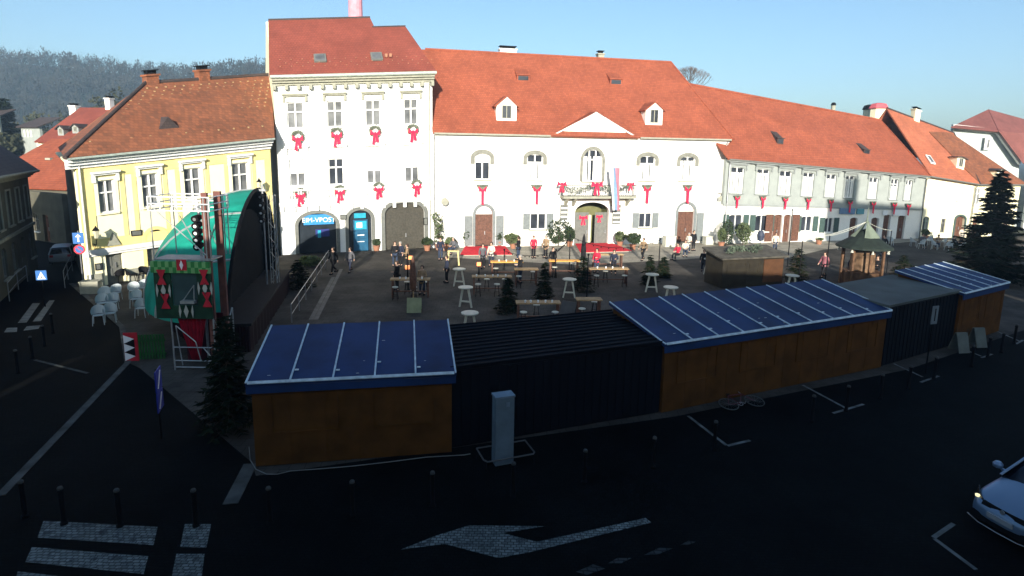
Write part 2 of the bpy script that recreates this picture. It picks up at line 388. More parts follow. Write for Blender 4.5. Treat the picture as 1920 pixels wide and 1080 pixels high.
def chimney(H,roof,x,y,w,d,z0,z1,m,cap=True,capm=None):
    mb=MB(); mb.box(x,x+w,y,y+d,z0,z1); 
    if cap: mb.box(x-.08,x+w+.08,y-.08,y+d+.08,z1+.002,z1+.12)
    c=H.part('chimney',mb,m,roof)
    q=MB(); q.box(x+.1,x+w-.1,y+.1,y+d-.1,z1+.122,z1+.32); q.box(x-.02,x+w+.02,y-.02,y+d+.02,z1+.322,z1+.38); H.part('chimney_cowl',q,capm or DMET,c)
    return c
# roof plane helper: front slope through eave (y=-.5,z=ze) and ridge (y=dr,z=zr)
def slope(H,dr,zr,ye=-.5,ze=None):
    ze=H.h if ze is None else ze
    return lambda y: ze+(zr-ze)*(y-ye)/(dr-ye)
def onroof(H,px,py,dr,zr,ye=-.5,ze=None):   # where a pixel's ray meets the front roof slope
    ze=H.h if ze is None else ze; lo,hi=ye,dr
    for _ in range(40):
        mid=(lo+hi)/2; x,z=H.loc(px,py,mid)
        if z>slope(H,dr,zr,ye,ze)(mid): lo=mid
        else: hi=mid
    return x,mid,z
def guards(H,parent,xs,ys,sf,m,s=.05):
    mb=MB(); 
    for y in ys:
        for x in xs:
            xx=x+random.uniform(-.12,.12); yy=y+random.uniform(-.05,.05); z=sf(yy); mb.box(xx,xx+s*1.6,yy-s*.7,yy+s*.7,z+.01,z+.01+s*2.0)
    H.part('snow_guard',mb,m,parent).__setitem__('kind','stuff')
def skylight(H,roof,px,py,dr,zr,w=.8,l=1.1,ye=-.5,ze=None,m=None,name='skylight'):
    x,y,z=onroof(H,px,py,dr,zr,ye,ze); sf=slope(H,dr,zr,ye,ze); dy=l*.6
    P=[(x-w/2,y-dy/2,sf(y-dy/2)),(x+w/2,y-dy/2,sf(y-dy/2)),(x+w/2,y+dy/2,sf(y+dy/2)),(x-w/2,y+dy/2,sf(y+dy/2))]
    mb=MB(); mb.prism(P,(0,-.07,.09)); f=H.part(name,mb,WFRAME if m is None else m,roof)
    Q=[(x-w/2+.1,y-dy/2+.08,sf(y-dy/2+.08)),(x+w/2-.1,y-dy/2+.08,sf(y-dy/2+.08)),(x+w/2-.1,y+dy/2-.08,sf(y+dy/2-.08)),(x-w/2+.1,y+dy/2-.08,sf(y+dy/2-.08))]
    mb=MB(); mb.prism([Vector(q)+Vector((0,-.072,.092)) for q in Q],(0,-.008,.01)); H.part('pane',mb,GLASSG,f)
def hatch(H,roof,px,py,dr,zr,w=1.2,m=None,ye=-.5):   # low shed-roofed roof hatch
    x,y,z=onroof(H,px,py,dr,zr,ye); sf=slope(H,dr,zr,ye); h=.55
    yb=y+1.3
    P=[(x-w/2,y,sf(y)),(x-w/2,y,sf(y)+h),(x-w/2,yb,sf(yb)-.0)]
    mb=MB(); mb.prism(P,(w,0,0)); mb.box(x-w/2-.08,x+w/2+.08,y-.12,y+.1,sf(y)+h,sf(y)+h+.07); o=H.part('roof_hatch',mb,m or TILE,roof)
    q=MB(); q.box(x-w/2+.12,x+w/2-.12,y-.03,y-.003,sf(y)+.12,sf(y)+h-.06); H.part('pane',q,GLASS,o)
def dormer(H,roof,px0,px1,pyb,pyt,pyr,dr,zr,wm,rm,ye=-.5,hip=0):   # gabled dormer; px0..px1 its front, pyb base, pyt wall top, pyr gable top
    x0,y,z0=onroof(H,px0,pyb,dr,zr,ye); x1=onroof(H,px1,pyb,dr,zr,ye)[0]; sf=slope(H,dr,zr,ye); z0=sf(y)
    zt=H.loc((px0+px1)/2,pyt,y)[1]; zg=H.loc((px0+px1)/2,pyr,y)[1]; c=(x0+x1)/2; k=(zr-H.h)/(dr-ye)
    if hip: zg=zt+.12
    yt=y+(zt-z0)/k; yg=y+(zg-z0)/k
    mb=MB(); 
    mb.prism([(x0,y,z0-.1),(x1,y,z0-.1),(x1,y,zt),(c,y,zg),(x0,y,zt)],(0,.12,0))
    for xx in (x0,x1-.1): mb.prism([(xx,y+.121,z0),(xx,yt,zt),(xx,y+.121,zt)],(.1,0,0))
    D=H.part('dormer',mb,wm,roof)
    r=MB(); e=.18
    for sg in (-1,1):
        xo=c+sg*((x1-x0)/2+e); zo=zt-(zg-zt)*e/((x1-x0)/2)
        P=[Vector((xo,y-.2,zo)),Vector((c,y-.2,zg)),Vector((c,yg+.1,zg)),Vector((xo,yt-.2,zo))]
        n=(P[1]-P[0]).cross(P[2]-P[0]).normalized(); n=n if n.z>0 else -n
        r.prism([p+n*.01 for p in P],n*.09)
    H.part('dormer_roof',r,rm,D)
    w=(x1-x0); f=MB(); a=c-w*.24; b=c+w*.24; u=z0+.25; v=zt-.02
    f.box(a,b,y-.05,y-.002,u-.06,u); f.box(a,a+.06,y-.05,y-.002,u,v); f.box(b-.06,b,y-.05,y-.002,u,v); f.box(a,b,y-.05,y-.002,v,v+.06); f.box(c-.03,c+.03,y-.05,y-.002,u,v)
    W=H.part('dormer_window',f,STONE,D); g=MB(); g.box(a+.06,b-.06,y-.02,y-.0025,u,v); H.part('pane',g,GLASS,D)

# ===== yellow corner house
Y=House('corner_house','yellow two storey corner house with brown tiled hipped roof behind the stage',(165,540),(516,484),298,262)
ops=[]; wins=[]
for (a,b,c,d) in ((184,216,337,399),(266,297,325,388),(345,377,315,371),(435,466,305,364)):
    r=Y.rect(a,b,c,d); wins.append(r); ops.append((r[0],r[1],r[2],r[3]))
dr_=Y.rect(198,231,461,509); ops.append((dr_[0],dr_[1],0,dr_[3])); d2=Y.rect(274,312,430,500); ops.append((d2[0],d2[1],0,d2[3],.5))
d3=(9.0,10.1,0,2.6); ops.append(d3)
Y.wall(ops,YELLOWP)
for r in wins: Y.window(*r,gm=GLASSG,surm=YELLOWP,sur=.18,hood=.22,hoodm=WHITE2,curtain=.0,trans=.62,d=.12)
mb=MB()   # yellow pilasters, frieze and panel frames on the pale wall
zb=Y.loc(160,476)[1]
mb.box(0,.75,-.05,-.004,zb+.2,Y.h-.45); mb.box(Y.L-.5,Y.L,-.05,-.004,0,Y.h-.45); mb.box(.75,Y.L-.5,-.05,-.004,Y.h-1.15,Y.h-.45); mb.box(.75,Y.L-.5,-.05,-.004,zb+.2,zb+.75)
for r in wins: mb.box(r[0]-.55,r[0]-.30,-.04,-.004,zb+.76,Y.h-1.16); mb.box(r[1]+.30,r[1]+.55,-.04,-.004,zb+.76,Y.h-1.16)
Y.part('wall_banding',mb,YELLOW)
mb=MB(); mb.box(-.08,Y.L,-.16,-.003,zb-.08,zb+.18); mb.box(-.05,Y.L,-.09,-.003,zb-.22,zb-.083); Y.part('string_course',mb,WHITE2)
mb=MB(); mb.box(0,dr_[0]-.2,-.06,-.003,0,.75); mb.box(dr_[1]+.2,Y.L,-.06,-.003,0,.75); Y.part('plinth',mb,STONE)
cornice(Y,-.5,Y.L,Y.h,WHITE2,h=.55,out=.5); 
mb=MB(); mb.prism([(-.6,-.75,Y.h+.0),(Y.L,-.75,Y.h+.0),(Y.L,-.45,Y.h+.16),(-.6,-.45,Y.h+.16)],(0,0,.07)); Y.part('gutter',mb,COPPER)
archdoor(Y,dr_[0],dr_[1],dr_[3],.05,GFRAME,name='door',panel=True)
mb=MB(); c=(dr_[0]+dr_[1])/2; mb.prism([(dr_[0]+.1,-.14,dr_[3]+.05),(dr_[1]-.1,-.14,dr_[3]+.05),(c,-.14,dr_[3]+.8)],(0,.13,0)); Y.part('door_hood',mb,STONE)
archdoor(Y,d2[0],d2[1],d2[3],.5,GFRAME,sur=.2,surm=YELLOW); archdoor(Y,d3[0],d3[1],d3[3],.05,GFRAME)
DY=5.2; zR=.5*(Y.loc(270,156,DY)[1]+Y.loc(505,141,DY)[1]); xh=Y.loc(272,156,DY)[0]
E0=(-.75,-.75,Y.h+.1); 
xhr=Y.loc(507,141,DY)[0]
roof=Y.slab('roof',[[(-.7,-.7,Y.h+.15),(Y.L+.0,-.7,Y.h+.15),(xhr,DY,zR),(xh,DY,zR)],[(-.7,-.7,Y.h+.15),(xh,DY,zR),(2.9,11,Y.h+.15)],[(xh,DY,zR),(xhr,DY,zR),(xhr+1,11,Y.h+.2),(2.9,11,Y.h+.2)]],TILEB)
sfY=lambda y: Y.h+.15+(zR-Y.h-.15)*(y+.7)/(DY+.7)
mb=MB()
for i in range(5,13):
    y=.3+i*.36
    for x in [j*.62+.3*(i%2) for j in range(1,27)]:
        if x>-.7+(xh+.7)*(y+.7)/(DY+.7)+.2 and x<Y.L+(xhr-Y.L)*(y+.7)/(DY+.7)-.2: z=sfY(y); mb.box(x,x+.11,y-.04,y+.04,z+.01,z+.10)
for j in range(11):
    x=.9+j*1.1; mb.box(x,x+.1,.25,.33,sfY(.3)+.01,sfY(.3)+.10)
g=Y.part('snow_guard',mb,LWOOD,roof); g['kind']='stuff'
mb=MB(); mb.tube((xh,DY,zR+.02),(xhr,DY,zR+.02),.13,.13,8); mb.tube((xh,DY,zR+.02),(-.7,-.7,Y.h+.17),.12,.12,8); Y.part('ridge_tiles',mb,TILED,roof)
x,_=Y.loc(272,156,DY)[0],0; chimney(Y,roof,xh+.05,DY-.2,.8,.7,zR-1,Y.loc(277,143,DY)[1],TILEB)
x=Y.loc(371,140,DY)[0]; chimney(Y,roof,x,DY-.2,.8,.7,zR-1,Y.loc(378,134,DY)[1],TILEB)
x,y,z=onroof(Y,316,243,DY,zR,-.7,Y.h+.15)
mb=MB(); mb.prism([(x-.75,y-.1,z-.05),(x+.75,y-.1,z-.05),(x,y-.1,z+.75)],(0,1.0,.0)); Y.part('eyebrow_vent',mb,TILED,roof)
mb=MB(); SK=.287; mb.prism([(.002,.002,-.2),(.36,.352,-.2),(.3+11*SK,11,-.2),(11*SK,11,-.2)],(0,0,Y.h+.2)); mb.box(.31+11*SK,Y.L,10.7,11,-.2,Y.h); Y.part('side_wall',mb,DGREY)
mb=MB()
for i in range(4): e=.45-.1*i; z_=Y.h-.1-.13*i-.12; mb.prism([(-e,.0,z_),(-.003,.0,z_),(10.8*SK-.003,10.8,z_),(10.8*SK-e,10.8,z_)],(0,0,.117))
Y.part('side_cornice',mb,YELLOWP)
downpipe(Y,.12,Y.h,WHITE2)

# ===== tall white house
W=House('tall_white_house','tallest house, white three storey facade with red roof and dark arched ground floor',(528,478),(812,465),148,140)
up=[W.rect(*q) for q in ((538,570,192,244),(613,643,189,239),(685,714,186,234),(757,784,184,233))]
lo=[W.rect(*q) for q in ((543,573,300,352),(616,645,298,349),(688,716,293,343),(759,786,290,338))]
zu0=sum(r[2] for r in up)/4; zu1=sum(r[3] for r in up)/4; zl0=sum(r[2] for r in lo)/4; zl1=sum(r[3] for r in lo)/4
g1=W.rect(560,631,400,478); g2=W.rect(654,697,394,472); g3=W.rect(722,796,380,465)
ops=[(r[0],r[1],zu0,zu1) for r in up]+[(r[0],r[1],zl0,zl1) for r in lo]
ops+=[(g1[0],g1[1],0,g1[3],.9),(g2[0],g2[1],0,g2[3],.7),(g3[0],g3[1],0,g3[3],.8)]
W.wall(ops,WHITE)
for r in up: W.window(r[0],r[1],zu0,zu1,gm=GLASSG,sur=.2,hood=.28,hoodm=STONE,trans=.62,t=.09)
for i,r in enumerate(lo): W.window(r[0],r[1],zl0,zl1,gm=GLASSG if i!=1 else GLASS,sur=.16,hood=.75,hoodm=WHITE2,trans=.66,curtain=(.52,0,.52,.45)[i],t=.09)
mb=MB()
for x in (0.05,W.L-.45)+tuple((up[i][1]+up[i+1][0])/2-.2 for i in range(3)): mb.box(x,x+.4,-.09,-.003,zl0-1.3,W.h-1.1)
W.part('pilasters',mb,WHITE2)
mb=MB(); zc=zl0-1.35
mb.box(0,W.L,-.28,-.003,zc,zc+.14); mb.box(0,W.L,-.16,-.003,zc-.16,zc-.003); zm=(zl1+zu0)/2+.1
mb.box(0,W.L,-.12,-.093,zu0-.75,zu0-.6)
for x in range(0,14): 
    if x*.86<W.L-.2: mb.box(x*.86+.05,x*.86+.3,-.22,-.003,zc-.55,zc-.163)
W.part('string_course',mb,WHITE2)
mb=MB()
for i,r in enumerate(lo):
    for j in range(7):
        x=r[0]-.1+(r[1]-r[0]+.2)*j/6; mb.lathe([(.05,zl0-1.0),(.09,zl0-.8),(.04,zl0-.55),(.06,zl0-.35)],(x,-.14,0),6)
    mb.box(r[0]-.3,r[1]+.3,-.24,-.1,zl0-.345,zl0-.22); mb.box(r[0]-.2,r[1]+.2,-.2,-.1,zl0-1.02,zl0-.97); W.part('balustrade',mb,WHITE2); mb=MB()
cornice(W,-.1,W.L+.1,W.h-.02,STONE,h=.5,out=.55,dent=.78)
mb=MB(); mb.tube((-.2,-.62,W.h+.08),(W.L+.2,-.62,W.h+.08),.13,.13,10); W.part('gutter',mb,COPPER)
DW=5.4; zW=W.loc(600,36,DW)[1]; xa=W.loc(694,36,DW)[0]; xb0=W.loc(760,56,DW-1)[0]; zW2=W.loc(730,55,DW)[1]
sW=lambda y: W.h+.15+(zW-W.h-.15)*(y+.6)/(DW+.6)
y2=-.6+(zW2-W.h-.15)/(zW-W.h-.15)*(DW+.6)
xl=W.loc(503,37,DW)[0]
roof=W.slab('roof',[[(-.25,-.6,W.h+.15),(W.L+.25,-.6,W.h+.15),(xb0,y2,zW2),(xa+.2,y2,zW2),(xa,DW,zW),(xl,DW,zW)],
  [(xl,DW,zW),(xa,DW,zW),(xa+.2,y2+2.3,zW2),(xb0,y2+2.3,zW2),(W.L+.25,11,W.h+.2),(-.25,11,W.h+.2)],[(W.L+.25,-.6,W.h+.15),(W.L+.25,11,W.h+.2),(xb0,y2+2.3,zW2),(xb0,y2,zW2)]],TILER)
mb=MB(); mb.prism([(xl,DW,zW+.02),(xa,DW,zW+.02),(xa,DW+.12,zW-.2),(xl,DW+.12,zW-.2)],(0,0,.12)); mb.prism([(xa,y2,zW2+.01),(xb0,y2,zW2+.01),(xb0,y2+2.4,zW2+.01),(xa,y2+2.4,zW2+.01)],(0,0,.1)); W.part('ridge_cap',mb,TILED,roof)
mb=MB(); mb.prism([(-.0,.002,-.2),(.3,.36,-.2),(-.46,10.9,-.2),(-.76,10.9,-.2)],(0,0,W.h+.2)); mb.prism([(-.0,-.1,W.h+.01),(-.07*DW,DW,zW-.1),(-.76,10.9,W.h+.01)],(.25,0,0)); mb.box(W.L-.3,W.L,.36,10.9,-.2,W.h); mb.box(.31,W.L-.31,10.6,10.9,-.2,W.h); W.part('side_wall',mb,CREAM)
skylight(W,roof,600,110,DW,zW,.9,1.3,-.6,W.h+.15,GFRAME); skylight(W,roof,706,107,DW,zW,.9,1.3,-.6,W.h+.15,GFRAME)
mb=MB()
for row,yy in ((0,.25),(1,.6),(2,.95)):
    for j in range(15): x=.5+j*.8+.4*(row%2); z=sW(yy); mb.box(x,x+.07,yy-.03,yy+.03,z+.01,z+.07)
mb.box(8.4,8.6,.9,1.1,sW(1.0)+.01,sW(1)+.25); mb.box(8.75,8.95,.9,1.1,sW(1.0)+.01,sW(1)+.25)
W.part('snow_guard',mb,TERRA,roof)['kind']='stuff'
downpipe(W,W.L-.28,W.h,STONE)
# ground floor openings
o1=archdoor(W,g1[0],g1[1],g1[3],.9,CLOTHB if 0 else mat('dark_shop_glass',(.022,.028,.035),.2,.2,1),sur=.26,leaf=3,surm=GFRAME)
a=W.rect(569,626,402,421); mb=MB(); mb.box(a[0],a[1],-.03,.10,a[2],a[3]); 
SIGNB=mat('blue_sign_panel',(.03,.22,.50),.5,.08,3); SIGNC=mat('cyan_panel',(.02,.30,.42),.4,.08,3)
sg=W.part('shop_sign',mb,SIGNB,o1); LETW=mat('white_lettering',(.8,.8,.8),.6,.02)
text('lettering','EIM-VPOST',.52,LETW,sg,((a[0]+a[1])/2,-.045,(a[2]+a[3])/2),(R_(90),0,0))
a=W.rect(592,618,430,444); mb=MB(); mb.box(a[0],a[1],.12,.2,a[2],a[3]); W.part('shop_poster',mb,mat('deep_blue_poster',(.02,.03,.16),.5,.1,3),o1)
a=W.rect(596,602,432,446); mb=MB(); mb.box(a[0],a[1],.09,.118,a[2],a[3]); W.part('shop_notice',mb,SIGNC,o1)
o2=archdoor(W,g2[0],g2[1],g2[3],.7,mat('dark_shop_glass',(0,0,0)),sur=.26,surm=GFRAME,leaf=1,panel=False)
a=W.rect(663,690,412,468); mb=MB(); mb.box(a[0],a[1],.0,.2,.05,a[3]); mb.box(a[0]+.15,a[1]-.15,-.06,-.003,1.0,1.1)
mb.m=1; mb.box(a[0]+.1,a[1]-.1,-.03,-.003,a[3]-.75,a[3]-.1); mb.m=2; mb.box(a[0]+.25,a[1]-.45,-.05,-.032,a[3]-.62,a[3]-.22); mb.box(a[0]+.3,a[1]-.3,-.03,-.004,1.25,1.33); mb.box(a[0]+.3,a[1]-.3,-.03,-.004,.75,.8)
q=W.part('cash_machine',mb,[mat('blue_machine_body',(.015,.09,.17),.4,.1,3),SIGNC,WFRAME],o2)
a=W.rect(664,686,400,409); mb=MB(); mb.box(a[0],a[1],.05,.2,a[2],a[3]); W.part('machine_sign',mb,SIGNC,o2)
archdoor(W,g3[0],g3[1],g3[3],.8,GATE,sur=.30,leaf=2,name='gate',surm=GFRAME)

# ===== hotel
Hh=House('hotel','long white house with pediment, balcony over arched door and orange roof',(812,465),(1350,454),250,262)
uw=[Hh.rect(*q) for q in ((890,919,290,339),(988,1018,290,338),(1093,1129,280,340),(1199,1228,291,338),(1275,1303,291,338))]
z0=sum(uw[i][2] for i in (0,1,3,4))/4; z1=sum(uw[i][3] for i in (0,1,3,4))/4
da=Hh.rect(891,924,386,459); dm=Hh.rect(1077,1141,379,452); db=Hh.rect(1270,1301,382,448)
wa=Hh.rect(994,1024,400,430); wb=Hh.rect(1198,1222,399,427)
ops=[(uw[i][0],uw[i][1],z0,z1,.35) for i in (0,1,3,4)]+[(uw[2][0],uw[2][1],z0-.1,uw[2][3],1.0)]+[(da[0],da[1],0,da[3],.75),(dm[0],dm[1],0,dm[3],.9),(db[0],db[1],0,db[3],.75),wa,wb]
Hh.wall(ops,HOTELW)
def archsur(H,r,w,m,parent,rise,z0,z1,name='window_surround',y=-.06):
    q=MB(); x0,x1=r; c=(x0+x1)/2; hw=(x1-x0)/2; n=12
    q.box(x0-w,x0-.002,y,-.003,z0,z1-rise); q.box(x1+.002,x1+w,y,-.003,z0,z1-rise)
    for i in range(n):
        t0=PI*i/n;t1=PI*(i+1)/n; f=lambda t,e:(c+(hw+e)*math.cos(t),y,z1-rise+(rise+e)*math.sin(t))
        q.prism([f(t0,.0),f(t0,w),f(t1,w),f(t1,.0)],(0,-y-.003,0))
    return H.part(name,q,m,parent)
for i,r in enumerate(uw):
    zz0,zz1=(z0,z1) if i!=2 else (z0-.1,uw[2][3])
    w=Hh.window(r[0],r[1],zz0,zz1,trans=.68,mull=2 if i==2 else 1,curtain=(.30,-.66,-.78,-.66,-.82)[i],sill=True,sm=STONE,gm=GLASS,t=.09)
    q=MB(); rise=.35 if i!=2 else 1.0
    archsur(Hh,(r[0],r[1]),.34 if i!=2 else .26,mat('grey_stone_surround',(.20,.20,.17),.9,.1,3),w,rise,zz1-.9 if i!=2 else zz0,zz1)
for r in (wa,wb): Hh.window(*r,mull=1,trans=1,shut=(SHUT,.62),curtain=.0,surm=STONE)
archdoor(Hh,da[0],da[1],da[3],.75,BROWN,sur=.22,surm=SHUT,z0=.12); archdoor(Hh,db[0],db[1],db[3],.75,BROWN,sur=.22,surm=SHUT,z0=.12)
for (r,sides) in ((da,(-1,1)),(db,(1,))):
    for sg in sides:
        q=MB(); xa_,xb_=((r[0]-.95,r[0]-.26) if sg<0 else (r[1]+.26,r[1]+.95)); q.box(xa_,xb_,-.12,-.075,.15,r[3]-.85)
        for j in range(3): q.box(xa_+.1,xb_-.1,-.14,-.121,.3+j*.72,.3+j*.72+.6)
        Hh.part('door_shutter',q,SHUT)
for r in (da,db):
    q=MB(); c=(r[0]+r[1])/2; w_=(r[1]-r[0])/2-.06; zz=r[3]-.75
    q.prism([(c+w_*math.cos(PI*i/10),.12,zz+.02+.68*math.sin(PI*i/10)) for i in range(11)],(0,.05,0)); Hh.part('fanlight',q,CURT)
# main door: recess, two open leaves with red bows
mb=MB(); mb.box(dm[0]-.02,dm[1]+.02,1.9,1.95,0,dm[3]); mb.box(dm[0]-.03,dm[0]-.003,.36,1.9,0,dm[3]); mb.box(dm[1]+.003,dm[1]+.03,.36,1.9,0,dm[3]); mb.box(dm[0],dm[1],.36,1.89,dm[3]+.002,dm[3]+.03); Hh.part('entrance_hall',mb,mat('olive_hall_paint',(.14,.14,.06),.8,.1,2))
o=archdoor(Hh,dm[0],dm[0]+(dm[1]-dm[0])*.55,dm[3],.05,GFRAME,d=.30,leaf=1,z0=0) if 0 else None
for a,b in ((dm[0]+.05,dm[0]+1.45),(dm[1]-1.2,dm[1]-.05)):
    mb=MB(); mb.box(a,b,.30,.355,.02,dm[3]-.95); mb.box(a+.12,b-.12,.27,.299,.2,1.1); mb.box(a+.12,b-.12,.27,.299,1.3,dm[3]-1.1); o=Hh.part('door',mb,GFRAME)
    k=MB(); k.box(b-.2,b-.12,.2,.268,1.0,1.3); Hh.part('handle',k,METAL,o)
q=MB(); q.box(dm[0]+1.55,dm[1]-1.3,1.0,1.05,.05,2.6); Hh.part('lit_glass_door',q,mat('cream_glass_door',(.75,.7,.5),.4,.1,2))
archsur(Hh,(dm[0],dm[1]),.26,WHITE2,Hh.o,.9,0,dm[3],'door_surround')
# pediment
pe=[Hh.loc(1033,257)[0],Hh.loc(1116,212)[0],Hh.loc(1192,259)[0]]; pz=Hh.loc(1116,213)[1]
mb=MB(); mb.prism([(pe[0],-.10,Hh.h-.05),(pe[2],-.10,Hh.h-.05),(pe[1],-.10,pz)],(0,.35,0)); P=Hh.part('pediment',mb,HOTELW)
mb=MB()
for a,b in ((0,1),(1,2)):
    A_=Vector((pe[a],-.3,Hh.h-.05 if a!=1 else pz)); B_=Vector((pe[b],-.3,Hh.h-.05 if b!=1 else pz)); mb.prism([A_,B_,B_+Vector((0,0,.16)),A_+Vector((0,0,.16))],(0,.7,0))
Hh.part('pediment_cornice',mb,WHITE2,P)
cornice(Hh,0,pe[0]-.1,Hh.h-.02,WHITE2,h=.4,out=.4); cornice(Hh,pe[2]+.1,Hh.L,Hh.h-.02,WHITE2,h=.4,out=.4)
DH=7.0; zH=Hh.loc(930,97,DH)[1]; zHr=Hh.loc(1258,120,DH)[1]; xr=Hh.loc(1258,120,DH)[0]; zH=(zH+zHr)/2
yk=.9; zk=slope(Hh,DH,zH)(yk)
zpk=pz+.1; ypk=-.5+(zpk-Hh.h)/(zH-Hh.h)*(DH+.5)
roof=Hh.slab('roof',[[(-.0,-.5,Hh.h+.02),(Hh.L+.3,-.5,Hh.h+.02),(xr,DH,zH),(-.3,DH,zH)],[(-.3,DH,zH),(xr,DH,zH),(Hh.L+.3,15,Hh.h+.02),(-.3,15,Hh.h+.02)],[(Hh.L+.3,-.5,Hh.h+.02),(Hh.L+.3,15,Hh.h+.02),(xr,DH,zH)]],TILE)
Hh.slab('pediment_roof',[[(pe[0],-.3,Hh.h+.13),(pe[1],-.3,pz+.17),(pe[1],ypk+.4,pz+.17)],[(pe[2],-.3,Hh.h+.13),(pe[1],-.3,pz+.17),(pe[1],ypk+.4,pz+.17)]],TILE,parent=roof,th=.06)
mb=MB(); mb.tube((0,DH,zH+.02),(xr,DH,zH+.02),.13,.13,8); mb.tube((xr,DH,zH+.02),(Hh.L+.3,-.5,Hh.h+.06),.10,.10,8); Hh.part('ridge_tiles',mb,TILE,roof)
mb=MB(); mb.box(0,.3,.36,14,-.2,Hh.h-.05); mb.box(Hh.L-.3,Hh.L,.36,14,-.2,Hh.h-.05); Hh.part('side_wall',mb,HOTELW)
gutter(Hh,.1,pe[0]-.2,Hh.h-.02,STONE,y=-.58); gutter(Hh,pe[2]+.2,Hh.L,Hh.h-.02,STONE,y=-.58)
hatch(Hh,roof,981,153,DH,zH); hatch(Hh,roof,1155,160,DH,zH)
dormer(Hh,roof,931,968,226,198,181,DH,zH,HOTELW,TILE); dormer(Hh,roof,1210,1241,234,206,192,DH,zH,HOTELW,TILE)
x=Hh.loc(938,97,DH)[0]; chimney(Hh,roof,x,DH+.1,1.6,.7,zH-1,Hh.loc(950,93,DH)[1],WHITE2,capm=DMET)
x=Hh.loc(1123,100,DH)[0]; chimney(Hh,roof,x,DH+.1,.6,.6,zH-1,Hh.loc(1130,102,DH)[1],STONE)
downpipe(Hh,.12,Hh.h,METAL); downpipe(Hh,Hh.L-.2,Hh.h,METAL)
# balcony
bl=Hh.rect(1050,1185,341,368); zb_=bl[2]
mb=MB(); mb.box(bl[0],bl[1],-1.1,-.003,zb_-.12,zb_+.08)
for x in (bl[0]+.4,dm[0]-.3,dm[1]+.2,bl[1]-.6): mb.prism([(x,-.003,zb_-.9),(x,-.003,zb_-.123),(x,-.95,zb_-.123)],(.22,0,0))
B=Hh.part('balcony',mb,STONE)
mb=MB(); zt=zb_+1.0; n=34
mb.box(bl[0],bl[1],-1.08,-1.03,zt,zt+.05); mb.box(bl[0],bl[1],-1.08,-1.03,zb_+.12,zb_+.16); mb.box(bl[0],bl[0]+.05,-1.02,-.0,zt,zt+.05); mb.box(bl[1]-.05,bl[1],-1.02,0,zt,zt+.05)
for i in range(n+1): x=bl[0]+.02+(bl[1]-bl[0]-.06)*i/n; mb.tube((x,-1.055,zb_+.08),(x,-1.055,zt),.014,.014,4)
for i in range(1,5):
    for x in (bl[0]+.02,bl[1]-.03): mb.tube((x,-1.055+i*.22,zb_+.08),(x,-1.055+i*.22,zt),.014,.014,4)
Hh.part('railing',mb,DMET,B)
# menu boards beside the door
for q_ in ((1050,1064,384,418),(1148,1163,384,420)):
    r=Hh.rect(*q_); mb=MB(); mb.box(r[0],r[1],-.08,-.003,r[2],r[3]); mb.m=1
    for j in range(4): zz=r[2]+.12+j*(r[3]-r[2]-.1)/4; mb.box(r[0]+.06,r[1]-.06,-.09,-.081,zz,zz+.14)
    Hh.part('notice_board',mb,[GFRAME,WFRAME])

# ===== grey house
Q=House('grey_house','grey two storey house with nine curtained upper windows and white ground floor',(1350,457),(1722,447),298,330)
cx=[1381.6,1430,1472,1515,1557.5,1592.7,1636.7,1676,1702.5]; yt=[315,317,319,321,325,328,332,337,340]; yb=[362,363,365,366,369,371,373,375,377]; hw=[12.5,12,11.5,10.5,9.5,9,8.5,7.5,6.5]
gw=[Q.rect(cx[i]-hw[i],cx[i]+hw[i],yt[i],yb[i]) for i in range(9)]
z0=sum(r[2] for r in gw)/9; z1=sum(r[3] for r in gw)/9
zsp=Q.loc(1450,386)[1]
lw=[('w',1366,1392,402,438),('w',1416,1440,403,434),('d',1449,1466,402,456),('d',1468,1482,402,456),('w',1502,1523,405,434),('w',1546,1562,408,436),('d',1592,1606,408,452),('d',1632,1646,408,451),('d',1655,1668,402,450),('d',1682,1696,404,450)]
ops=[(r[0],r[1],z0,z1,.2) for r in gw]; lows=[]
for k_,a,b,c,d in lw:
    r=Q.rect(a,b,c,d); r=(r[0],r[1],0 if k_=='d' else r[2],r[3]); lows.append((k_,r)); ops.append(r+(.25,))
Q.wall([o for o in ops if o[2]>zsp],GREYW,z0=zsp,name='upper_wall'); Q.wall([o for o in ops if o[2]<zsp],HOTELW,z1=zsp-.003,name='lower_wall')
mb=MB(); mb.box(0,Q.L,-.10,-.003,zsp-.1,zsp+.1); Q.part('string_course',mb,GREYD)
for i,r in enumerate(gw): 
    w=Q.window(r[0],r[1],z0,z1,trans=.75,curtain=-(.80,.84,.78,.82,.80,.84,.78,.66,.7)[i],sm=GREYD,surm=GREYW,sur=.16,hood=.12,hoodm=GREYD,t=.07)
for k_,r in lows:
    if k_=='w': Q.window(r[0],r[1],r[2],r[3],mull=1,trans=1,shut=(SHUTG,.6),curtain=0,sm=HOTELW,surm=HOTELW)
    else: archdoor(Q,r[0],r[1],r[3],.25,BROWN,leaf=2)
mb=MB(); mb.box(lows[2][1][0]-.9,lows[2][1][0]-.1,-.1,-.05,.1,lows[2][1][3]); Q.part('door_shutter',mb,BROWN); mb=MB(); mb.box(lows[3][1][1]+.1,lows[3][1][1]+.9,-.1,-.05,.1,lows[3][1][3]); Q.part('door_shutter',mb,BROWN)
for a,m_ in ((Q.rect(1572,1600,390,401),mat('pale_blue_sign',(.12,.2,.32),.5,.1,3)),(Q.rect(1604,1617,391,401),mat('teal_sign',(.1,.3,.35),.5,.1,3)),(Q.rect(1672,1694,393,404),LETW),(Q.rect(1653,1661,394,403),LETW)):
    mb=MB(); mb.box(a[0],a[1],-.22,-.103,a[2],a[3]); Q.part('shop_sign',mb,m_)
DQ=6.2; zQ=.5*(Q.loc(1300,170,DQ)[1]+Q.loc(1660,219,DQ)[1])
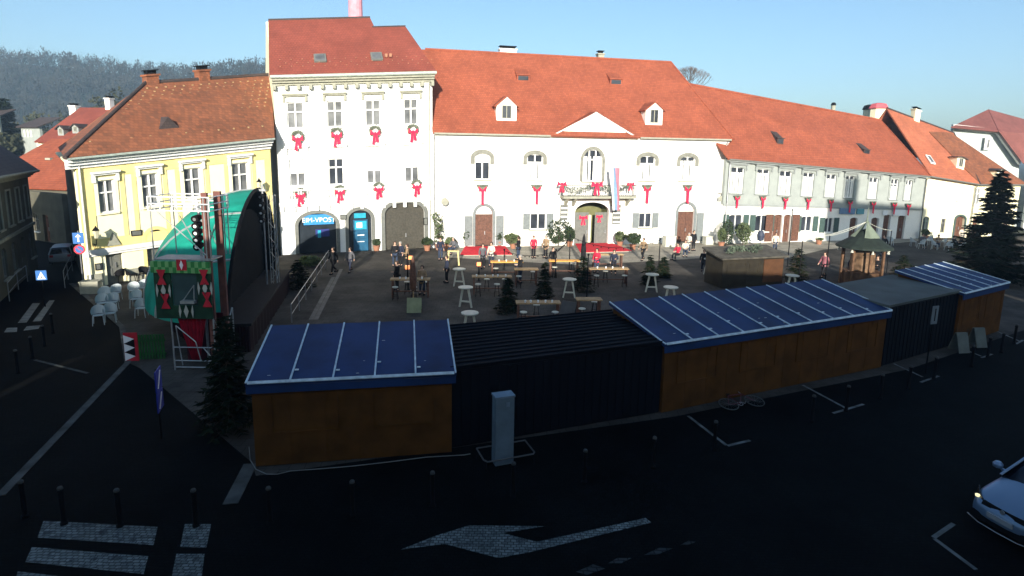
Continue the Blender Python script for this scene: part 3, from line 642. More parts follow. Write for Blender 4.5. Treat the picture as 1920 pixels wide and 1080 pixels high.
roof=Q.slab('roof',[[(-.1,-.5,Q.h+.02),(Q.L,-.5,Q.h+.02),(Q.L-.2,DQ,zQ),(-3.2,DQ,zQ)],[(-3.2,DQ,zQ),(Q.L-.2,DQ,zQ),(Q.L,13,Q.h),(-.1,13,Q.h)]],TILE)
mb=MB(); mb.tube((-3.2,DQ,zQ+.02),(Q.L-.2,DQ,zQ+.02),.12,.12,8); mb.tube((Q.L-.05,-.5,Q.h+.08),(Q.L-.2,DQ,zQ+.02),.07,.07,6); Q.part('ridge_tiles',mb,TILE,roof)
mb=MB(); mb.box(0,.3,.36,12,-.2,Q.h-.05); mb.box(Q.L-.3,Q.L,.36,12,-.2,Q.h-.05); Q.part('side_wall',mb,HOTELW)
hatch(Q,roof,1463,270,DQ,zQ,.7,TILED); hatch(Q,roof,1625,290,DQ,zQ,.7,TILED)
gutter(Q,0,Q.L,Q.h-.03,GFRAME); mb=MB(); mb.box(0,Q.L,-.42,-.003,Q.h-.2,Q.h-.03); Q.part('soffit',mb,GREYD)
downpipe(Q,Q.L-.1,Q.h,GFRAME); downpipe(Q,.3,Q.h,METAL)
# ===== cream house
C=House('cream_house','narrow cream house with orange roof between grey house and fir tree',(1723,446.5),(1815,445),330,345)
ws=[C.rect(*q) for q in ((1742,1752,356,374),(1770,1780,357,376),(1796,1805,358,377))]
lo_=[C.rect(1730,1742,406,433),C.rect(1764,1772,410,436)]; dd=C.rect(1790,1807,405,444)
C.wall([tuple(r) for r in ws]+[tuple(lo_[0])+(.3,),lo_[1],(dd[0],dd[1],0,dd[3],.4)],CREAM)
for r in ws: C.window(*r,curtain=1,surm=CREAM)
for r in lo_: C.window(*r,gm=GLASS,fm=SHUTG if r is lo_[0] else GFRAME,surm=CREAM)
archdoor(C,dd[0],dd[1],dd[3],.4,BROWN,sur=.2,surm=SHUTG,leaf=2)
DC=6; zC=.5*(C.loc(1690,223,DC)[1]+C.loc(1785,240,DC)[1]); xc0=C.loc(1680,222,DC)[0]; xc1=C.loc(1790,241,DC)[0]
roof=C.slab('roof',[[(0,-.5,C.h+.02),(C.L,-.5,C.h+.02),(xc1,DC,zC),(-.15,DC,zC)],[(-.15,DC,zC),(xc1,DC,zC),(C.L,12,C.h),(0,12,C.h)]],tilemat('russet_roof_tiles',(.45,.14,.07),(.36,.11,.06)))
mb=MB(); mb.tube((-.1,DC,zC+.02),(xc1,DC,zC+.02),.12,.12,8); mb.tube((xc1,DC,zC),(C.L,-.5,C.h+.05),.08,.08,6); C.part('ridge_tiles',mb,TILED,roof)
mb=MB(); mb.box(0,.3,.36,12,-.2,C.h-.05); mb.box(C.L-.3,C.L,.36,12,-.2,C.h-.05); C.part('side_wall',mb,CREAM)
skylight(C,roof,1744,300,DC,zC,.6,1.3); dormer(C,roof,1793,1805,314,296,290,DC,zC,CREAM,TILED,hip=1)
x=C.loc(1711,220,DC)[0]; chimney(C,roof,x,DC-.3,.7,.6,zC-1,C.loc(1718,208,DC)[1],CREAM)
gutter(C,0,C.L,C.h-.03,GFRAME); downpipe(C,C.L-.1,C.h,GFRAME)
# ===== ochre house behind the fir
O=House('ochre_house','small yellowish house with brown roof right behind the tall fir tree',tuple(C.B),tuple(C.B+Vector((6.6,2.2,0))),C.h*(1+C.k*C.L),5.6)
ow=[O.rect(1827,1839,353,384)]; od=[O.rect(1822,1834,408,446),O.rect(1880,1892,408,446)]
O.wall([tuple(ow[0]),(4.9,5.6,2.6,4.2),(od[0][0],od[0][1],0,od[0][3]),(od[1][0],od[1][1],0,od[1][3])],YELLOWP)
O.window(*ow[0],surm=YELLOWP,gm=GLASSG); O.window(4.9,5.6,2.6,4.2,surm=YELLOWP,gm=GLASSG)
for r in od: archdoor(O,r[0],r[1],r[3],.05,BROWN)
DO=5; zO=O.loc(1815,250,DO)[1]
roof=O.slab('roof',[[(0,-.5,O.h),(O.L+.3,-.5,O.h),(O.L-4.6,DO,zO),(-1,DO,zO)],[(O.L+.3,-.5,O.h),(O.L+.3,9,O.h),(O.L-4.6,DO,zO)]],TILEB)
mb=MB(); mb.box(0,.3,.36,9,-.2,O.h-.1); mb.box(O.L-.3,O.L,.36,9,-.2,O.h-.1); O.part('side_wall',mb,YELLOWP)
dormer(O,roof,1868,1880,336,320,312,DO,zO,YELLOWP,TILED,hip=1); gutter(O,0,O.L,O.h-.05,GFRAME)
# ===== big grey and white house at the far right
FO=empty('far_grey_house',PD(1800,440,72)*1,0,'large grey gabled house with maroon roof and white side wing beyond the fir tree','house'); FO.location.z=0
fl_=lambda a,b,D: PD(a,b,D)-FO.location
GPL=mat('pale_blue_grey_plaster',(.42,.47,.46),.9,.04,1.5)
wl=[fl_(1787,241,72),fl_(1870,249,71),fl_(1911,306,70.4),fl_(1899,470,70.2),fl_(1787,470,72)]
for p_ in wl[3:]: p_.z=-.2
mb=MB(); mb.prism(wl,(0,.4,0)); obj('gable_wall',mb,GPL,FO)
mb=MB(); a_=[fl_(1787,241,71.6),fl_(1870,250,70.6),fl_(1913,309,69.8)]
for u,v in ((0,1),(1,2)): mb.prism([a_[u],a_[v],a_[v]+Vector((0,0,.5)),a_[u]+Vector((0,0,.5))],(0,.35,0))
obj('verge_board',mb,WHITE2,FO)
mb=MB()
for P in ([fl_(1783,238,71),fl_(1872,246,70),fl_(1853,205,76)],[fl_(1872,246,70),fl_(1917,306,69.2),fl_(2060,350,67),fl_(2060,262,79),fl_(1853,205,76)],[fl_(1783,238,71),fl_(1853,205,76),fl_(1800,238,84)]):
    n_=(P[1]-P[0]).cross(P[2]-P[0]).normalized(); n_=n_ if n_.z>0 else -n_
    if P[0].z and len(P)==5: P=P
    mb.prism([q-n_*.1 for q in P],n_*.1)
obj('roof',mb,TILEM,FO)
wq=[fl_(1847,257,70.9),fl_(1862,257,70.7),fl_(1862,281,70.7),fl_(1847,281,70.9)]
mb=MB(); mb.box(wq[0].x,wq[1].x,wq[0].y-.1,wq[0].y,wq[3].z,wq[0].z); w_o=obj('window',mb,WHITE2,FO); mb=MB(); mb.box(wq[0].x+.3,wq[1].x-.25,wq[0].y-.13,wq[0].y-.101,wq[3].z+.25,wq[0].z-.25); obj('pane',mb,GLASSG,w_o)
mb=MB(); e0_=fl_(1911,470,69.6); e1_=fl_(2060,470,67.4); zt_=fl_(1913,312,69.6).z; mb.prism([(e0_.x,e0_.y,-.2),(e1_.x,e1_.y,-.2),(e1_.x,e1_.y,zt_-.3),(e0_.x,e0_.y,zt_-.1)],(0,.35,0)); obj('wing_wall',mb,HOTELW,FO)
for zz in (.9,4.2): mb=MB(); mb.box(e0_.x+.25,e0_.x+1.2,e0_.y-.15,e0_.y-.06,zz,zz+1.9); w_o=obj('window',mb,GFRAME,FO); mb=MB(); mb.box(e0_.x+.35,e0_.x+1.1,e0_.y-.17,e0_.y-.151,zz+.1,zz+1.8); obj('pane',mb,GLASSG,w_o)
LDa=G(72,500); LDb=G(0,566)
LD=House('dark_corner_house','shaded olive grey house with black roof across the street from the yellow house',tuple(LDa+(LDb-LDa)*1.35),tuple(LDa),6.5,Zat(LDa,72,322))
ops=[]
n=5
for i in range(n):
    x=LD.L-1.3-i*2.35
    ops.append((x-.5,x+.5,3.6,5.6)); ops.append((x-.55,x+.55,.1 if i%3==1 else .9,2.6,.3))
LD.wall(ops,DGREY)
for o in ops:
    if o[2]>3: LD.window(*o[:4],gm=GLASS,fm=GFRAME,surm=STONE,sur=.1)
    elif o[2]<.5: archdoor(LD,o[0],o[1],o[3],.3,BROWN)
    else: LD.window(*o[:4],gm=GLASS,fm=GFRAME,surm=STONE)
mb=MB(); mb.box(0,LD.L,-.12,-.003,2.95,3.12); LD.part('string_course',mb,STONE)
cornice(LD,0,LD.L+.2,LD.h,STONE,h=.35,out=.4); gutter(LD,0,LD.L+.3,LD.h+.05,STONE,y=-.55)
zt=12.2; LD.slab('roof',[[(0,-.6,LD.h+.05),(LD.L+.5,-.6,LD.h+.05),(LD.L-3.4,5,zt),(0,5,zt)],[(LD.L+.5,-.6,LD.h+.05),(LD.L+.5,10.6,LD.h+.05),(LD.L-3.4,5,zt)],[(0,5,zt),(LD.L-3.4,5,zt),(LD.L+.5,10.6,LD.h+.05),(0,10.6,LD.h+.05)]],TILED)
mb=MB(); mb.box(LD.L-.35,LD.L,.36,10,-.2,LD.h); mb.box(0,.35,.36,10,-.2,LD.h); LD.part('side_wall',mb,DGREY)
# shaded houses closing the street
SH=House('street_end_house','dark shaded house at the far end of the left street',tuple(PD(66,480,50)*1),tuple(PD(128,480,47.5)),4.2,4.2); SH.A.z=0
def grd(H): H.o.location.z=0
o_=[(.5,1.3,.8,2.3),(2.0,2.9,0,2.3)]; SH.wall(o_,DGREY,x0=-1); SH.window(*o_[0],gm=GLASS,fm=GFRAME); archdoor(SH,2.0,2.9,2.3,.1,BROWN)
# orange roofs rising behind
OB=House('orange_roof_house','long house whose plain orange roof fills the gap left of the yellow house',tuple(PD(20,470,53)),tuple(PD(170,470,51)),4.4,4.4); OB.o.location.z=0
zr1=.5*(OB.loc(50,270,6)[1]+OB.loc(160,251,6)[1])
OB.wall([],DGREY,z1=4.3,x0=-1.5,x1=OB.L+1)
roof=OB.slab('roof',[[(-3.5,-.4,4.3),(OB.L+2,-.4,4.3),(OB.L+2,6,zr1),(-1.2,6,zr1)],[(-1.2,6,zr1),(OB.L+2,6,zr1),(OB.L+2,12,4.3),(-3.5,12,4.3)],[(-3.5,-.4,4.3),(-1.2,6,zr1),(-3.5,12,4.3)]],TILE)
mb=MB(); x,y,z=onroof(OB,91,300,6,zr1,-.4,4.3); mb.box(x-.3,x+.3,y-.1,y+.2,z,z+.2); OB.part('roof_vent',mb,STONE,roof)
mb=MB(); mb.box(-1.5,-1.1,.36,11,-.2,4.2); OB.part('side_wall',mb,DGREY)
UB=House('red_roof_house','red roofed house with two dark dormers below the wooded hill',tuple(PD(84,400,66)),tuple(PD(330,400,64)),8,8); UB.o.location.z=0
ze=UB.loc(100,266,0)[1]; zr2=.5*(UB.loc(95,212,6)[1]+UB.loc(235,191,6)[1]); UB.h=ze
UB.wall([],CREAM,z1=ze-.05)
roof=UB.slab('roof',[[(0.2,-.5,ze),(UB.L,-.5,ze),(UB.L,6,zr2),(.2,6,zr2)],[(.2,6,zr2),(UB.L,6,zr2),(UB.L,12,ze),(.2,12,ze)]],TILER)
mb=MB(); mb.prism([(.2,0,ze-.05),(.2,12,ze-.05),(.2,6,zr2-.1)],(.3,0,0)); mb.box(.2,.5,.36,12,-.2,ze-.06); UB.part('side_wall',mb,DGREY)
for q in ((109,120,254,241,236),(136,148,250,238,233),(196,206,235,225,220)): dormer(UB,roof,*q,6,zr2,GREYD,TILED)
for a,b in ((134,146),(202,211)):
    x=UB.loc(a,200,6)[0]; x2=UB.loc(b,200,6)[0]; chimney(UB,roof,x,5.6,x2-x,.7,zr2-1,UB.loc(a,200 if a<150 else 186,6)[1],HOTELW)
HV=House('hillside_villa','small white house with big windows at the foot of the wooded hill',tuple(PD(58,400,92)),tuple(PD(92,400,90)),12,12); HV.o.location.z=0
HV.h=HV.loc(75,238,0)[1]; zb0=HV.loc(75,262,0)[1]
o_=[(.4+j*.85,1.05+j*.85,zb0+.4,HV.h-.4) for j in range(3)]; HV.wall(o_,GREYW,z1=HV.h,z0=-1)
for o in o_: HV.window(*o,gm=GLASS,trans=.6,surm=WHITE2,sill=False)
HV.slab('roof',[[(-.4,-.5,HV.h),(HV.L+.4,-.5,HV.h),(HV.L+.4,3,HV.h+1.6),(-.4,3,HV.h+1.6)]],TILED)
HW=House('hillside_cottage','low grey house at the left edge under the hill, beside the dark cypress',tuple(PD(-30,400,95)),tuple(PD(20,400,95)),12,12); HW.o.location.z=0
HW.h=HW.loc(5,218,0)[1]; HW.wall([(2.5,3.5,HW.h-1.2,HW.h-.4)],STONE,z1=HW.h,z0=-1); HW.window(2.5,3.5,HW.h-1.2,HW.h-.4,gm=GLASS); HW.slab('roof',[[(-.4,-.5,HW.h),(HW.L+.4,-.5,HW.h),(HW.L+.4,3,HW.h+1.3),(-.4,3,HW.h+1.3)]],TILED)
# pink factory-like chimney behind the white house
p=PD(667,33,75); mb=MB(); mb.lathe([(1.05,0),(.85,p.z),(.74,p.z+7),(.74,p.z+7.2)],(0,0,0),16); reg(obj('tall_chimney',mb,mat('pink_brick',(.62,.27,.32),.9,.08,2),loc=(p.x,p.y,0)),'tall round pink chimney rising behind the red roof of the tallest house','chimney')
# tower-like bits behind the grey roof
def smalltower(px,pyb,pyt,D,w,nm,lab,wm,rm,oct_=False):
    b=PD(px,pyb,D); t=PD(px,pyt,D); o=empty(nm,(b.x,b.y,0),0,lab,'tower'); mb=MB(); hh=(t.z-b.z)
    mb.lathe([(w,0),(w,b.z+hh*.55)],(0,0,0),8 if oct_ else 12); obj('wall',mb,wm,o)
    mb=MB(); mb.lathe([(w*1.15,b.z+hh*.55+.003),(w*1.2,b.z+hh*.62),(w*.9,b.z+hh*.92),(w*.3,b.z+hh)],(0,0,0),8 if oct_ else 12); obj('roof',mb,rm,o)
smalltower(1645,218,193,76,.95,'round_turret','small cream turret with pink cap behind the grey house roof',CREAM,mat('pink_cap',(.5,.1,.12),.7,.1,3),True)
smalltower(1629,218,196,78,.7,'slim_turret','slim turret with dark pointed cap beside the pink capped turret',CREAM,DMET)
smalltower(1562,205,192,74,.25,'roof_finial','tiny dark finial above the ridge of the grey house',STONE,DMET)

# ===== houses on the camera's side of the square: they throw the shade over it
def caster(name,label,x0,x1,yf,eave,ridge,m,chim=()):
    o=empty(name,(x0,yf,0),0,label,'house'); L=x1-x0; mb=MB(); cells=[]
    n=int(L/3.2); 
    mb.box(0,L,-11,0,0,eave); obj('wall',mb,m,o)
    mb=MB(); mb.prism([(-.3,.5,eave),(-.3,-5.5,ridge),(-.3,-11.5,eave)],(L+.6,0,0)); r=obj('roof',mb,TILE,o)
    for j in range(int(eave/3.3)):
        for i in range(n):
            x=(i+.5)*L/n; w=MB(); w.box(x-.55,x+.55,.003,.05,j*3.3+1,j*3.3+2.7); q=obj('window',w,WFRAME,o); w=MB(); w.box(x-.45,x+.45,.051,.06,j*3.3+1.1,j*3.3+2.6); obj('pane',w,GLASS,q)
    for (x,y,z,w) in chim: c=MB(); c.box(x,x+w,-y-.4,-y+.4,ridge-2,z); obj('chimney',c,m,r)
    return o
SE=R_(15.0); SA=R_(90)   # sun elevation, direction of travel
CAST=[('camera_side_house','pale house the view is taken from, on the near side of the square',-17.0,30.3,-.55,10.0,12.35,CREAM,()),
 ('tall_camera_side_house','tall four storey house on the near side of the square, right of the viewpoint',31.0,42.6,-.8,18.7,21.1,STONE,((1.5,5.6,23.4,1.6),)),
 ('low_camera_side_house','lower house on the near side of the square, left of the viewpoint',-42,-17.4,-1.2,9.3,10.7,YELLOWP,()),
 ('far_right_camera_side_house','plain house on the near side of the square beyond the tall one',43,62,-.8,12,14,CREAM,())]
for c in CAST: caster(*c)
# ===== market stalls along the road
def stall(name,label,f0,f1,h,hb,dep,npan,wm,rm,bm,over=.12,corr=False,h1=None,rib=None,cat='market stall'):
    f0=Vector((f0.x,f0.y,0)); f1=Vector((f1.x,f1.y,0)); d=(f1-f0); L=d.length; rz=math.atan2(d.y,d.x)
    o=empty(name,f0,rz,label,cat)
    mb=MB(); mb.box(0,L,0,.05,.04,h-.12); mb.box(0,.05,.051,dep,.04,h-.12); mb.box(L-.05,L,.051,dep,.04,h-.12)
    mb.prism([(.0,.051,h-.119),(.0,dep,h-.119),(.0,dep,hb-.12)],(.05,0,0)); mb.prism([(L-.05,.051,h-.119),(L-.05,dep,h-.119),(L-.05,dep,hb-.12)],(.05,0,0))
    if rib:
        n=int(L/rib)
        for i in range(n): mb.box(i*L/n+.02,i*L/n+.025+rib*.4,-.022,-.001,.08,h-.16)
    else:
        for i in range(1,int(L/.9)): mb.box(i*.9,i*.9+.035,-.009,-.001,.06,h-.14)
    obj('wall',mb,wm,o)
    mb=MB(); mb.box(.06,L-.06,dep-.25,dep-.2,.04,1.05); mb.box(.06,L-.06,dep-.45,dep+.12,1.053,1.10); obj('counter',mb,LWOOD,o)
    P=[(-over,-over,h),(L+over,-over,h),(L+over,dep+over,hb),(-over,dep+over,hb)]
    n_=(Vector(P[1])-Vector(P[0])).cross(Vector(P[2])-Vector(P[0])).normalized()
    mb=MB(); mb.prism([Vector(p)-n_*.10 for p in P],n_*.10)
    if corr:
        n=int((dep+2*over)/.26)
        for i in range(n+1):
            t=i/n; y=-over+t*(dep+2*over); z=h+(hb-h)*t
            mb.tube((-over,y,z+.012),(L+over,y,z+.012),.035,.035,6)
    r=obj('roof',mb,rm,o)
    if not rib and cat=='market stall':
        for i in range(max(2,int(L/2.6))):
            x=(i+.5)*L/max(2,int(L/2.6)); mb=MB(); mb.box(x-.85,x+.85,-.03,-.0095,.95,.99); mb.box(x-.85,x+.85,-.03,-.0095,h-.42,h-.38); mb.box(x-.85,x-.81,-.03,-.0095,.991,h-.421); mb.box(x+.81,x+.85,-.03,-.0095,.991,h-.421); mb.box(x-.6,x-.5,-.045,-.031,h-.5,h-.36); mb.box(x+.5,x+.6,-.045,-.031,h-.5,h-.36); obj('hatch_frame',mb,wm,o)
    if npan:
        sl=(Vector(P[3])-Vector(P[0])).normalized()
        for i in range(npan+1):
            x=-over+(L+2*over-.045)*i/npan; a=Vector((x,-over,h))+n_*.003; b=Vector((x,dep+over,hb))+n_*.003
            mb=MB(); mb.prism([a,a+Vector((.045,0,0)),b+Vector((.045,0,0)),b],n_*.03)
            if 0<i<npan:
                q=a+(b-a)*random.uniform(.1,.3); mb.box(q.x+.061,q.x+.16,q.y-.03,q.y+.03,q.z+.004,q.z+.03)
            obj('batten',mb,bm,r)
        mb=MB(); mb.prism([Vector(P[0])+Vector((.061,-.03,-.02)),Vector(P[1])+Vector((-.061,-.03,-.02)),Vector(P[1])+Vector((-.061,.015,.03)),Vector(P[0])+Vector((.061,.015,.03))],(0,0,.02)); obj('front_batten',mb,bm,r)
        mb=MB(); mb.box(-over+.01,L+over-.01,-over+.012,-over+.04,h-.30,h-.105); obj('fascia',mb,BLUE,r)
        mb=MB()
        for _ in range(5+npan//2):
            x=random.uniform(0,L); t=random.uniform(.05,.7); y=-over+t*dep; z=h+(hb-h)*(y+over)/(dep+2*over); w=random.uniform(.015,.04); mb.box(x,x+w*3,y,y+w,z+.004,z+.008)
        obj('droppings',mb,WTOP,r)['kind']='stuff'
    return o
A0=G(480,877); A1=G(847,850)
stall('blue_roof_stall','brown wooden stall with five-panel blue roof, nearest the stage and the cable',A0,A1,2.42,3.0,2.9,5,WOOD,BLUE,BATT)
C0=G(1240,776); C1=G(1651,690)
stall('blue_roof_stall','long brown wooden stall with ten-panel blue roof in the middle of the row',C0,C1,2.42,3.0,3.0,10,WOOD,BLUE,BATT)
B0=G(850,850)+rn*.25; B1=G(1238,777)+rn*.1
stall('dark_container','dark navy container with ribbed roof between two blue roofed stalls, behind the grey pillar',B0,B1,2.45,2.62,3.2,0,NAVY,NAVY,None,over=.03,corr=True,rib=.28,cat='container')
D0=G(1656,690)+rn*.1; D1=G(1786,648)
stall('grey_roof_container','dark container with plain grey roof between the long stall and the small stall',D0,D1,2.6,2.72,2.9,0,NAVY,GREYR,None,over=.05,rib=.28,cat='container')
E0_=G(1790,650)+rn*.0; E1_=G(1872,622)
stall('blue_roof_stall','smallest brown stall with short blue roof, last in the row beside the tall fir',E0_,E1_,2.5,3.0,2.7,5,WOOD,BLUE,BATT)
# cable on the ground
mb=MB(); cp=[(467,838),(469,862),(480,880),(500,889),(520,889),(545,883),(600,879),(660,874),(730,866),(800,857),(870,853),(882,851)]
mb.path([G(a,b,.015) for a,b in cp],.013,5); reg(obj('power_cable',mb,mat('pale_cable',(.22,.22,.2),.6,.1)),'thin white cable lying along the foot of the nearest stall','cable')
# grey pillar with a steel frame round its foot
p=G(942,866); o=empty('grey_pillar',p,rd,'tall pale grey square pillar in front of the dark container','pillar')
PIL=mat('pale_grey_pillar_paint',(.13,.18,.22),.7,.1,2,dirt=.4); hp=Zat(p,935,742)
mb=MB(); mb.box(-.26,.26,-.16,.16,0,hp); obj('shaft',mb,PIL,o)
mb=MB(); mb.prism([(-.28,-.18,hp+.003),(.28,-.18,hp+.003),(.28,.18,hp+.003),(-.28,.18,hp+.003)],(0,0,.05)); mb.box(.02,.12,-.19,-.181,hp-.25,hp-.12); obj('cap',mb,mat('pale_cap_metal',(.18,.24,.3),.5,.1,3),o)
o2=reg(empty('hoop_barrier',p,rd),'low steel hoop barrier round the foot of the grey pillar','barrier')
mb=MB(); q=[(-.62,-.25,.3),(-.55,-.38,.3),(.75,-.38,.3),(.82,-.3,.3),(.82,.4,.3),(-.62,.4,.3),(-.62,-.25,.3)]; mb.path(q,.022,8); obj('rail',mb,mat('dull_rail_steel',(.10,.10,.10),.6,.1),o2)
for x,y in ((-.58,-.35),(.78,-.35),(.8,.38),(-.6,.38)): mb=MB(); mb.tube((x,y,0),(x,y,.28),.022,.022,8); obj('post',mb,DMET,o2)
# ===== bollards
def bollard_proto():
    o=empty('bollard',(0,0,0)); mb=MB(); mb.lathe([(.075,0),(.075,.05),(.052,.07),(.052,.78),(.062,.80),(.062,.83),(.05,.85)],(0,0,0),12); obj('shaft',mb,DMET,o,smooth=False)
    mb=MB(); mb.lathe([(.058,.852),(.06,.88),(.045,.91),(.012,.925)],(0,0,0),12); obj('cap',mb,mat('worn_steel_cap',(.06,.06,.055),.6,.1,4),o); return o
tops=[(38,900),(112,912),(218,916),(362,916),(503,912),(660,900),(811,883),(963,866),(1098,842),(1228,818),(1343,788),(1527,740),(1592,722),(1656,701),(1709,685),(1757,668),(1827,647),(1858,631),(1883,623),(1907,608)]
bp=bollard_proto()
for i,(a,b) in enumerate(tops):
    g=G(a,b,.92); g.z=0; o=bp if i==0 else dup(bp,g); o.location=g
    reg(o,'%s black bollard from the zebra crossing along the road, counted towards the fir tree'%ORD[i],'bollard','bollards along the road')
for i,(a,b) in enumerate([(28,655),(56,630),(79,609),(95,587)]):
    g=G(a,b,.92); g.z=0; reg(dup(bp,g),'%s bollard up the left street, standing beside the small zebra crossing'%ORD[i],'bollard','bollards in the left street')
# ===== painted markings
def paint(name,polys,m,z=.0):
    mb=MB()
    for P in polys: mb.face([G(a,b,z) for a,b in P])
    for v in mb.v: v.z=z
    for i,f in enumerate(mb.f):
        a,b,c=[mb.v[k] for k in f[:3]]
        if (b-a).cross(c-a).z<0: mb.f[i]=tuple(reversed(f))
    return struct(name,mb,m)
S1=lambda L:[(a/2.842,700+b/2.842) for a,b in L]
paint('zebra_crossing_paint',[S1([(200,875),(818,915),(840,818),(232,785)]),S1([(135,1005),(765,1070),(790,975),(170,925)]),S1([(60,1180),(720,1240),(745,1130),(95,1055)]),S1([(960,925),(1100,930),(1125,803),(985,803)]),S1([(905,1130),(1070,1130),(1090,962),(940,962)])],PAINT,.002)
S2=lambda L:[(600+a/2.571,660+b/2.571) for a,b in L]
paint('arrow_paint',[S2([(390,952),(560,885),(720,835),(880,872),(1010,965),(860,993),(600,925)]),S2([(720,835),(1085,840),(880,872)]),S2([(880,872),(1045,915),(1010,965)]),S2([(1045,915),(1570,800),(1597,822),(1010,965)])],PAINT,.002)
paint('dashed_line_paint',[[(1080,1072),(1100,1078),(1135,1066),(1112,1058)],[(1140,1056),(1165,1056),(1185,1046),(1158,1046)],[(1208,1040),(1232,1040),(1262,1028),(1236,1027)],[(1275,1022),(1290,1022),(1305,1016),(1290,1014)]],brickmat('very_worn_paint',(.045,.05,.052),(.02,.022,.024),(.006,.007,.008),.20,.11,.016,axes='XY',bump=.5,patch=.6),.002)
S5=lambda L:[(a/2.7,400+b/2.7) for a,b in L]
paint('street_crossing_paint',[S5([(90,555),(135,552),(202,455),(165,455)]),S5([(165,548),(207,545),(277,440),(250,440)]),S5([(20,603),(85,600),(88,578),(35,580)]),S5([(118,594),(195,584),(205,566),(135,572)])],mat('pale_zebra_paint',(.16,.165,.155),.85,.2,3,dirt=.4),.002)
def lines(name,segs,w,m,z=.006):
    mb=MB()
    for a,b in segs:
        A=G(*a);B=G(*b); d=(B-A).normalized(); n=Vector((-d.y,d.x,0))*w/2; mb.face([p+Vector((0,0,z)) for p in (A-n,B-n,B+n,A+n)])
    return struct(name,mb,m)
for i,sg in enumerate([[((1290,780),(1362,835)),((1364,836),(1406,826))],[((1505,722),(1585,765)),((1562,775),(1619,758))],[((1676,682),(1730,707)),((1726,717),(1760,705))],[((1795,650),(1840,668)),((1840,671),(1860,664))],[((1855,615),(1912,640)),((1905,645),(1918,638))],[((1788,982),(1750,1008)),((1752,1010),(1830,1068))]]):
    lines('parking_bay_line',sg,.10,PAINTS,.006 if i<5 else .004)
lines('faded_line_paint',[((65,675),(165,700))],.12,mat('faded_paint',(.05,.055,.05),.9,.3,3),.006)
